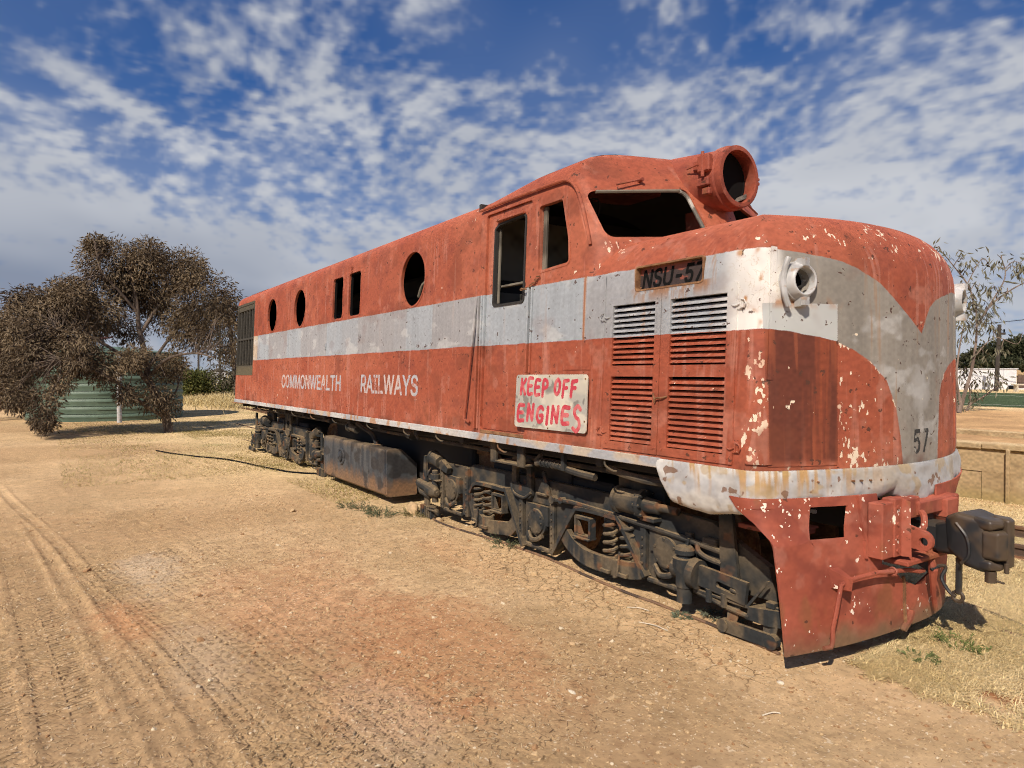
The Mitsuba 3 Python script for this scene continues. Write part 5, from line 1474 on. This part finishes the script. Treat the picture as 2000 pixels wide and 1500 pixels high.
def spot(right, depth, z):
    """A point given in metres to the right of and away from where the photographer stood."""
    return np.array([CAM[0], CAM[1], 0]) + RT * right + FH * depth + [0, 0, z]


def foliage(clumps, L, W, cols, seed, droop=.55, shell=.35, thr=.365):
    r = np.random.default_rng(seed)
    P, D, N, C = [], [], [], []
    for c, rad, n in clumps:
        d = r.normal(size=(n, 3))
        d /= np.linalg.norm(d, axis=1, keepdims=True)
        q = d * np.where(r.random(n) < .6, r.random(n) ** .45, .35 + np.minimum(np.abs(r.normal(0, .42, n)), .74))[:, None]
        q *= 1 + .35 * (fbm(d * 2.2 + seed, 2, seed)[:, None] - .5)
        p = np.asarray(c) + q * np.asarray(rad)
        keep = fbm(p * 1.5, 3, seed + 1) + .12 * r.normal(size=n) > thr
        p, d = p[keep], d[keep]
        m = len(p)
        dd = d * .7 + r.normal(0, .55, (m, 3)) + [0, 0, -droop]
        P.append(p), D.append(dd), N.append(r.normal(size=(m, 3)) + [0, 0, .5])
        t = np.clip((fbm(p * 1.6 + 5, 2, seed + 2) - .32) / .36 + r.normal(0, .22, m), 0, 1)[:, None]
        C.append((np.array(cols[0]) * (1 - t) + np.array(cols[1]) * t) * r.uniform(.65, 1.3, (m, 1)))
    P, D, N, C = map(np.vstack, (P, D, N, C))
    v, f = leaves(P, D, N, r.uniform(*L, len(P)), r.uniform(*W, len(P)))
    return trimesh.Trimesh(v, f, process=False), np.repeat(C, 4, 0), P


def tree(name, limbs, clumps, L, W, cols, seed, label, cat_='tree', bark='mat_bark', droop=.55, shell=.35, twigs=0, group=None):
    t = thing(name)
    tag(t, label, cat_, group)
    if limbs:
        big = [tube(curve(p, 5), np.interp(np.linspace(0, 1, 5 * (len(p) - 1) + 1), [0, 1], r_), 9) for p, r_ in limbs]
        add('trunk', big[0], bark, t)
        for b in big[1:]:
            add('limb', b, bark, t)
    m, C, P = foliage(clumps, L, W, cols, seed, droop, shell)
    if twigs and limbs:
        r = np.random.default_rng(seed + 7)
        nodes = np.vstack([curve(p, 5) for p, _ in limbs])
        tw = []
        for i in r.choice(len(P), min(twigs, len(P)), replace=False):
            j = np.argmin(np.linalg.norm(nodes - P[i], axis=1) + r.random(len(nodes)) * .5)
            a_, b_ = nodes[j], P[i]
            mid = (a_ + b_) / 2 + r.normal(0, .10, 3) + [0, 0, .12]
            tw.append(tube(curve([a_, mid, b_], 3), [.014, .012, .011, .010, .008, .006, .004], 4))
        k = add('twigs', cat(tw), bark, t, False)
        tag(k, kind='stuff')
    add('crown', m, 'mat_leaf', t, False, color=C)
    return t


def pxp(x, y, depth):
    """Where a sighting at that distance lay: used to place far trees by survey."""
    return spot((x - 1000) / FOC * depth, depth, CAM[2] + (728.5 - y) / FOC * depth)


D0 = 19.3
S = lambda x, y, d=0.0: pxp(x, y, D0 + d)
limbs = [([S(330, 846), S(318, 800), S(292, 745), S(283, 690), S(272, 640), S(268, 590), S(255, 530)], (.13, .03)),
         ([S(300, 760), S(262, 715, -.3), S(225, 685, -.6), S(170, 655, -1.0), S(110, 640, -1.3)], (.075, .02)),
         ([S(288, 720), S(310, 690, .3), S(345, 640, .6), S(370, 590, .9)], (.06, .018)),
         ([S(290, 735), S(330, 700, -.4), S(380, 690, -.8), S(418, 698, -1.0)], (.05, .015)),
         ([S(276, 650), S(310, 600, .4), S(350, 560, .8), S(390, 530, 1.1)], (.05, .015)),
         ([S(270, 610), S(235, 570, -.4), S(200, 530, -.7), S(190, 490, -.8)], (.045, .015)),
         ([S(322, 815), S(280, 790, -.5), S(225, 745, -1.1), S(160, 715, -1.6), S(110, 700, -1.9)], (.06, .015)),
         ([S(312, 790), S(340, 770, .2), S(352, 740, .4)], (.04, .015))]
k = D0 / FOC
cl = []
for x, y, rx, ry, n, d in ((215, 520, 68, 55, 3300, 0), (290, 510, 85, 42, 3200, .3), (360, 535, 60, 50, 2800, .4), (410, 590, 48, 62, 2600, .2), (440, 650, 26, 66, 1500, 0), (140, 585, 90, 42, 3200, -.6), (200, 610, 60, 40, 1500, -.4), (300, 580, 60, 40, 1300, .8), (370, 640, 46, 50, 1700, .6),
                           (70, 640, 80, 52, 3200, -.9), (150, 670, 80, 42, 2300, -1.0), (60, 700, 78, 38, 2200, -1.3), (205, 720, 60, 34, 1000, -1.0), (300, 770, 42, 36, 560, -.3), (328, 795, 30, 28, 260, -.2), (245, 770, 34, 22, 420, -.9), (85, 820, 42, 24, 620, -2.0), (30, 770, 60, 34, 1300, -1.6), (85, 785, 40, 30, 500, -1.9), (335, 715, 40, 34, 800, .4), (270, 690, 34, 24, 420, -.6), (188, 480, 26, 22, 700, -.4), (255, 560, 80, 40, 2200, .6), (170, 620, 70, 50, 2200, .3), (250, 640, 40, 40, 800, 1.0), (330, 600, 50, 60, 1400, 1.0), (100, 600, 60, 40, 1800, -.2), (20, 660, 60, 60, 2000, -.6), (150, 708, 90, 28, 1500, -1.2), (255, 705, 56, 24, 700, -.7), (120, 745, 60, 24, 600, -1.5), (10, 720, 50, 50, 1500, -1.2)):
    cl.append((S(x, y, d), (rx * k, ry * k * .98, ry * k), n))
OLV = ((.084, .060, .037), (.215, .165, .102))
cl = [(c, r_, int(n * 1.7)) for c, r_, n in cl]
tree('wattle_tree', limbs, cl, (.09, .17), (.024, .042), OLV, 101, 'spreading dark olive tree with drooping leaves in front of the green tank', twigs=420)
D1 = 24.0
S1 = lambda x, y, d=0.0: pxp(x, y, D1 + d)
k = D1 / FOC
cl = [(S1(x, y, d), (rx * k, ry * k, ry * k), n) for x, y, rx, ry, n, d in ((0, 640, 70, 60, 2600, 0), (50, 590, 48, 34, 1500, .5), (-80, 660, 90, 80, 2200, 0), (10, 720, 70, 40, 1500, -.3), (80, 690, 60, 50, 1300, .4))]
tree('wattle_tree', [([S1(-20, 808), S1(-25, 740), S1(0, 660), S1(20, 600)], (.16, .04)), ([S1(-22, 750), S1(30, 700), S1(60, 640)], (.08, .02))], cl, (.12, .24), (.035, .06), ((.085, .060, .040), (.19, .145, .092)), 102, 'brownish bushy tree at the left edge of the picture', twigs=100)
D2 = 33.0
S2 = lambda x, y, d=0.0: pxp(x, y, D2 + d)
k = D2 / FOC
cl = [(S2(x, y, d), (rx * k, ry * k, ry * k), n) for x, y, rx, ry, n, d in ((448, 640, 30, 62, 2000, 0), (452, 725, 22, 46, 1200, 0), (480, 690, 30, 60, 1200, .5), (425, 600, 30, 34, 1100, 0))]
tree('wattle_tree', [([S2(462, 772), S2(458, 720), S2(450, 650), S2(446, 600)], (.14, .04)), ([S2(458, 720), S2(430, 690), S2(405, 680)], (.06, .02))], cl, (.14, .26), (.04, .07), ((.06, .056, .036), (.14, .125, .085)), 103, 'dark tree standing just behind the tail of the locomotive', twigs=80)
# shrubs beyond the tank
for j, (x, y, rx, ry, dep, n, cols, lab) in enumerate(((383, 748, 40, 26, 47, 5000, ((.050, .062, .016), (.15, .155, .045)), 'rounded yellow green shrub past the right side of the tank'), (449, 757, 22, 17, 50, 2200, ((.04, .055, .016), (.11, .125, .04)), 'small green shrub near the tail of the locomotive'), (350, 742, 24, 24, 52, 1600, ((.04, .05, .018), (.10, .11, .04)), 'half hidden green shrub right behind the tank'))):
    k = dep / FOC
    c = pxp(x, y, dep)
    c[2] = max(c[2], ry * k * .9)
    tree('shrub', [([c - [0, 0, c[2]], c - [0, 0, c[2] * .4], c], (.06, .02))], [(c, (rx * k, rx * k, ry * k), n), (c - [0, 0, ry * k * .4], (rx * k * .9, rx * k * .9, ry * k * .6), n // 2)], (.14, .26), (.07, .12), cols, 110 + j, lab, 'shrub', droop=-.2)

# ---- saplings on the platform, thin leaves in hanging bunches
G2 = ((.10, .095, .055), (.22, .205, .14))


def sapling(stems, bunches, seed, label):
    t = thing('sapling')
    tag(t, label, 'sapling')
    for p, r_ in stems:
        add('stem', tube(curve(p, 5), np.interp(np.linspace(0, 1, 5 * (len(p) - 1) + 1), [0, 1], r_), 7), 'mat_bark_pale', t)
    r = np.random.default_rng(seed)
    nodes = np.vstack([curve(p, 6) for p, _ in stems])
    P, D, N, tw = [], [], [], []
    for b, n, sc in bunches:
        j = np.argmin(np.linalg.norm(nodes - b, axis=1))
        tw.append(tube(curve([nodes[j], (nodes[j] + b) / 2 + [0, 0, .10], b], 4), [.011] * 4 + [.008] * 4 + [.005], 5))
        q = r.normal(0, .55, (n, 3)) * sc
        P.append(b + q), D.append(q * .8 / sc * .5 + r.normal(0, .35, (n, 3)) + [0, 0, -.75]), N.append(r.normal(size=(n, 3)))
    P, D, N = map(np.vstack, (P, D, N))
    v, f = leaves(P, D, N, r.uniform(.12, .23, len(P)), r.uniform(.030, .052, len(P)))
    tt = r.random((len(P), 1))
    C = np.array(G2[0]) * (1 - tt) + np.array(G2[1]) * tt
    tag(add('twigs', cat(tw), 'mat_bark_pale', t, False), kind='stuff')
    add('crown', trimesh.Trimesh(v, f, process=False), 'mat_leaf', t, False, color=np.repeat(C, 4, 0))


D3 = 16.3
Q = lambda x, y, d=0.0: pxp(x, y, D3 + d)
sapling([([Q(1874, 806), Q(1884, 770), Q(1898, 720), Q(1906, 660), Q(1905, 600)], (.05, .018)), ([Q(1877, 790), Q(1868, 740), Q(1872, 690), Q(1880, 640)], (.035, .012)), ([Q(1905, 640), Q(1930, 600), Q(1960, 575), Q(2000, 552), Q(2060, 530)], (.028, .010)), ([Q(1905, 610), Q(1890, 560), Q(1860, 520), Q(1835, 490)], (.022, .008)),
         ([Q(1930, 598), Q(1960, 545), Q(1955, 510), Q(1945, 498)], (.018, .006)), ([Q(1900, 700), Q(1940, 660), Q(1985, 672), Q(1996, 650)], (.014, .005)), ([Q(1880, 570), Q(1900, 530), Q(1915, 505)], (.014, .006))],
        [(Q(1826, 490), 35, .22), (Q(1838, 512), 26, .2), (Q(1880, 508), 44, .24), (Q(1872, 560), 57, .26), (Q(1898, 590), 66, .28), (Q(1884, 620), 79, .3), (Q(1910, 560), 39, .24), (Q(1930, 520), 22, .16), (Q(1952, 508), 22, .16), (Q(1992, 515), 39, .2), (Q(1935, 565), 26, .2), (Q(1965, 570), 22, .18), (Q(1925, 605), 57, .28), (Q(1890, 650), 44, .3), (Q(1940, 640), 26, .2), (Q(1920, 690), 26, .22), (Q(1985, 525), 30, .2), (Q(1955, 680), 17, .2), (Q(1915, 625), 52, .26), (Q(1868, 600), 44, .26)], 120, 'sparse grey leaved sapling on the platform right of the nose')
sapling([([Q(1886, 808, 1), Q(1896, 790, 1), Q(1925, 772, 1), Q(1952, 752, 1), Q(1964, 745, 1)], (.03, .010)), ([Q(1872, 806, .5), Q(1866, 760, .5), Q(1868, 720, .5)], (.03, .012)), ([Q(1896, 790, 1), Q(1893, 755, 1), Q(1882, 735, 1)], (.018, .008))],
        [(Q(1882, 740, 1), 26, .22), (Q(1908, 748, 1), 26, .2), (Q(1948, 746, 1), 44, .2), (Q(1900, 770, 1), 30, .2), (Q(1888, 720, 1), 26, .2), (Q(1868, 790, .5), 26, .2), (Q(1934, 730, 1), 22, .2)], 121, 'low bare twigged sapling at the edge of the field')

# ---- the far right: white shed, brown fence, pole, trees
mat('mat_white_wall', lambda p, n, uv: rgb(.72, .73, .75) * (.82 + .3 * F3(p.x * .8, p.y * .8, p.z * .8, 3)), .6)
wh = thing('shed')
tag(wh, 'long low white shed with plain wall sheets beyond the sports field', 'shed')
E1, E2 = spot(25.4, 39.5, 0), spot(29.4, 39.5, 0)
ex = (E2 - E1) / np.linalg.norm(E2 - E1)
ey = np.array([-ex[1], ex[0], 0])
zb, zt = .70, 1.92


def slab(o, a0, a1, b0, b1, z0, z1):
    return hull([o + ex * a + ey * b + [0, 0, z] for a in (a0, a1) for b in (b0, b1) for z in (z0, z1)])


for i in range(5):
    w = 4.0 / 5
    o = E1 + ex * (w * i)
    add('wall_sheet', slab(o, .012, w - .012, 0 if i % 2 else .012, .12, zb, zt - .02 * (i % 2)), 'mat_white_wall', wh)
add('wall', slab(E1, .02, 3.98, .12, 3.0, zb, zt - .05), 'mat_white_wall', wh)
add('roof', slab(E1, -.06, 4.06, -.04, 3.1, zt, zt + .05), 'mat_white_wall', wh)
add('skirting', slab(E1, 3.5, 4.02, -.02, 0, zb - .02, zb + .28), 'mat_black', wh)
bf = thing('fence')
tag(bf, 'dark brown fence with a white foot and tan heap on top at the far right', 'fence')
E3 = E2 + ex * .06
mat('mat_brown', lambda p, n, uv: mix(rgb(.10, .065, .05), rgb(.15, .10, .075), F3(p.x * 9, p.y * 9, p.z * 9, 2)), .85)
for i in range(7):
    add('panel', slab(E3 + ex * (.5 * i), .01, .49, 0, .08, zb + .12, zb + .86), 'mat_brown', bf)
add('foot', slab(E3, 0, 3.5, -.03, .10, zb - .03, zb + .115), 'mat_white_wall', bf)
rb = np.random.default_rng(5)
tag(add('rubble', cat([hull(E3 + ex * (.1 + .16 * i) + ey * .4 + [0, 0, zb + .95 + .10 * math.sin(i * 1.1)] + rb.normal(0, .13, (12, 3))) for i in range(20)]), 'mat_stone_tan', smooth=False), 'tan heap of rubble behind the brown fence at the far right', 'rubble', kind='stuff')
pole = thing('power_pole')
tag(pole, 'dark wooden power pole in front of the white shed', 'power pole')
B, T_ = pxp(1946, 764, 36.5), pxp(1951, 634, 36.5)
B[2] = .7
mat('mat_pole', (.055, .045, .038), .9)
add('post', tube([B, (B + T_) / 2, T_], [.11, .10, .09], 9), 'mat_pole', pole)
add('crossarm', slab(T_ - [0, 0, .55], -.12, .30, -.06, .06, 0, .12), 'mat_pole', pole)
add('insulator', cat([cyl(T_ + ex * e - [0, 0, .42], T_ + ex * e - [0, 0, .25], .04, 8) for e in (-.08, .25)]), 'mat_black', pole)
wr = thing('overhead_wire')
a_, b_ = pxp(1800, 643, 37.5), pxp(2150, 606, 35.0)
tag(add('overhead_wire', tube([a_ + (b_ - a_) * t - [0, 0, .25 * 4 * t * (1 - t) * .3] for t in np.linspace(0, 1, 14)], .018, 5), 'mat_black'), 'single overhead wire crossing the sky behind the sapling', 'wire')
for j, (x, y, rx, ry, dep, n, lab) in enumerate(((1893, 706, 26, 15, 62, 1800, 'leftmost dark rounded tree behind the white shed'), (1925, 698, 30, 22, 60, 2300, 'second dark tree behind the white shed'), (1962, 692, 34, 26, 57, 2600, 'tall dark tree behind the right end of the white shed'), (2000, 690, 40, 34, 55, 2800, 'tallest tree at the right edge behind the brown fence'), (1950, 712, 50, 12, 54, 1600, 'low dark hedge of trees along the back of the shed'))):
    k = dep / FOC
    c = pxp(x, y, dep)
    tree('far_tree', [([c - [0, 0, c[2] - .5], c - [0, 0, ry * k], c], (.25, .08))], [(c, (rx * k, rx * k, ry * k), n), (c - [0, 0, ry * k * .5], (rx * k * .9, rx * k * .9, ry * k * .7), n // 2), (c + [rx * k * .3, 0, ry * k * .35], (rx * k * .5, rx * k * .5, ry * k * .5), n // 3)], (.22, .42), (.12, .20), ((.022, .030, .014), (.062, .066, .032)), 130 + j, lab, droop=-.2)
bench = thing('bench')
tag(bench, 'low pale bench on the dirt in front of the white shed', 'bench')
o = spot(25.6, 34.5, .72)
add('seat', slab(o, 0, 1.0, 0, .3, .36, .42), 'mat_stone_white', bench)
for e in (.12, .84):
    add('leg', slab(o, e, e + .06, .02, .28, 0, .358), 'mat_stone_white', bench)

# ---- the far left: water tank, pipe, red shed, poles
mat('mat_green_tank', lambda p, n, uv: mix(rgb(.080, .128, .092), rgb(.112, .168, .124), ss(.35, .65, F3(p.x * .8, p.y * .8, p.z * 2, 3))) * (.85 + .3 * F3(p.x * 7, p.y * 7, p.z * 1.5, 2)), .55, specular=.4)
wt = thing('water_tank')
tag(wt, 'round green corrugated water tank standing behind the tree', 'water tank')
tc = spot(-15.45, 25.9, 0)
R_, Ht, nr = 2.58, 2.42, 9
hh = Ht / nr
for i in range(nr):
    z0 = i * hh
    pr = [(z0 + .004, R_ - .05), (z0 + .006, R_), (z0 + hh * .40, R_ + .004), (z0 + hh * .52, R_ + .030), (z0 + hh * .72, R_ + .030), (z0 + hh * .86, R_), (z0 + hh - .012, R_ - .004), (z0 + hh - .010, R_ - .05)]
    add('wall_ring', lathe(pr, tc, (0, 0, 1), 72), 'mat_green_tank', wt, 40)
add('inner_wall', lathe([(0, R_ - .02), (Ht, R_ - .02)], tc, (0, 0, 1), 48), 'mat_dark', wt)
add('roof', lathe([(Ht, R_ + .06), (Ht + .04, R_ + .06), (Ht + .28, .4), (Ht + .30, .0)], tc, (0, 0, 1), 48), 'mat_green_tank', wt)
dp = spot(-13.35, 23.05, 0)
dk = thing('drain_pipe')
tag(dk, 'upright white pipe in front of the green water tank', 'pipe')
add('pipe', tube([dp, dp + [0, 0, 1.2], dp + [0, 0, 2.42]], .075, 12), 'mat_lamp_white', dk)
add('joint', cyl(dp + [0, 0, 1.0], dp + [0, 0, 1.12], .092, 12), 'mat_lamp_white', dk)
mat('mat_red_iron', lambda p, n, uv: mix(rgb(.115, .040, .034), rgb(.075, .034, .030), ss(.4, .65, F3(p.x * 2, p.y * 2, p.z * 2, 3))), .7)
rs = thing('shed')
tag(rs, 'dark red corrugated iron shed behind the trees at the left edge', 'shed')
E4 = spot(-30.0, 32.0, 0)
E5 = spot(-21.4, 31.6, 0)
ex = (E5 - E4) / np.linalg.norm(E5 - E4)
ey = np.array([-ex[1], ex[0], 0])
Ln = np.linalg.norm(E5 - E4)
hs = 2.85
for i in range(20):
    add('cladding', hull([E4 + ex * a + ey * b + [0, 0, z] for a in (0, Ln) for b, z in ((0, .05 + hs * i / 20), (-.035, .05 + hs * (i + .45) / 20), (0, .05 + hs * (i + .92) / 20), (.06, .05 + hs * i / 20), (.06, .05 + hs * (i + .92) / 20))]), 'mat_red_iron', rs)
add('wall', slab(E4, .02, Ln - .02, .06, 4.0, 0, hs), 'mat_red_iron', rs)
add('roof', hull([E4 + ex * a + ey * b + [0, 0, z] for a in (-.2, Ln + .2) for b, z in ((-.25, hs + .02), (-.25, hs + .08), (4.2, hs + .7), (4.2, hs + .76))]), 'mat_red_iron', rs)
mat('mat_red_post', (.42, .055, .05), .6)
vp = spot(-21.9, 30.8, 0)
add('post', cbox(vp[0] - .06, vp[0] + .06, vp[1] - .06, vp[1] + .06, 0, hs + .1, .01), 'mat_red_post', rs)
for i, (x, top, dep, lab) in enumerate(((430, 600, 75, 'thin dark pole in the gap left of the locomotive tail'), (388, 660, 95, 'distant thin pole above the yellow green shrub'))):
    B, T_ = pxp(x, 742, dep), pxp(x, top, dep)
    B[2] = 0
    p_ = thing('utility_pole')
    tag(p_, lab, 'pole')
    add('post', tube([B, (B + T_) / 2, T_], [.16, .14, .12], 8), 'mat_pole', p_)
    add('crossarm', tube([T_ - RT * .5 - [0, 0, .5], T_ + RT * .5 - [0, 0, .5]], .07, 6), 'mat_pole', p_)
fe = thing('fence')
tag(fe, 'distant white rail fence past the tail of the locomotive', 'fence')
F0, F1 = spot(-50.5, 108, 0), spot(-44, 105, 0)
for i in range(9):
    q = F0 + (F1 - F0) * i / 8
    add('post', tube([q, q + [0, 0, 1.9]], .09, 6), 'mat_lamp_white', fe)
for h in (.8, 1.8):
    add('rail', tube([F0 + [0, 0, h], F1 + [0, 0, h]], .06, 6), 'mat_lamp_white', fe)
ht = thing('hut')
tag(ht, 'small far off white hut beside the rail fence', 'hut')
o = spot(-48.5, 112, 0)
add('wall', cbox(o[0] - 1, o[0] + 1, o[1] - 1, o[1] + 1, 0, 1.9), 'mat_white_wall', ht)
add('roof', hull([o + [a, b, z] for a in (-1.2, 1.2) for b, z in ((-1.2, 1.9), (1.2, 1.9), (0, 2.5))]), 'mat_pole', ht)
sc = []
m, C, _ = foliage([(spot(-150 + 9 * i + 3 * math.sin(i * 2.3), 330 + 12 * math.sin(i * 1.7), 1.0), (7, 7, 1.6 + .8 * math.sin(i * 1.3)), 260) for i in range(34)], (.7, 1.3), (.4, .7), ((.05, .055, .03), (.11, .105, .06)), 160, -.2)
tag(add('distant_scrub', m, 'mat_leaf', smooth=False, color=C), 'thin line of far scrub along the horizon', 'scrub', kind='stuff')
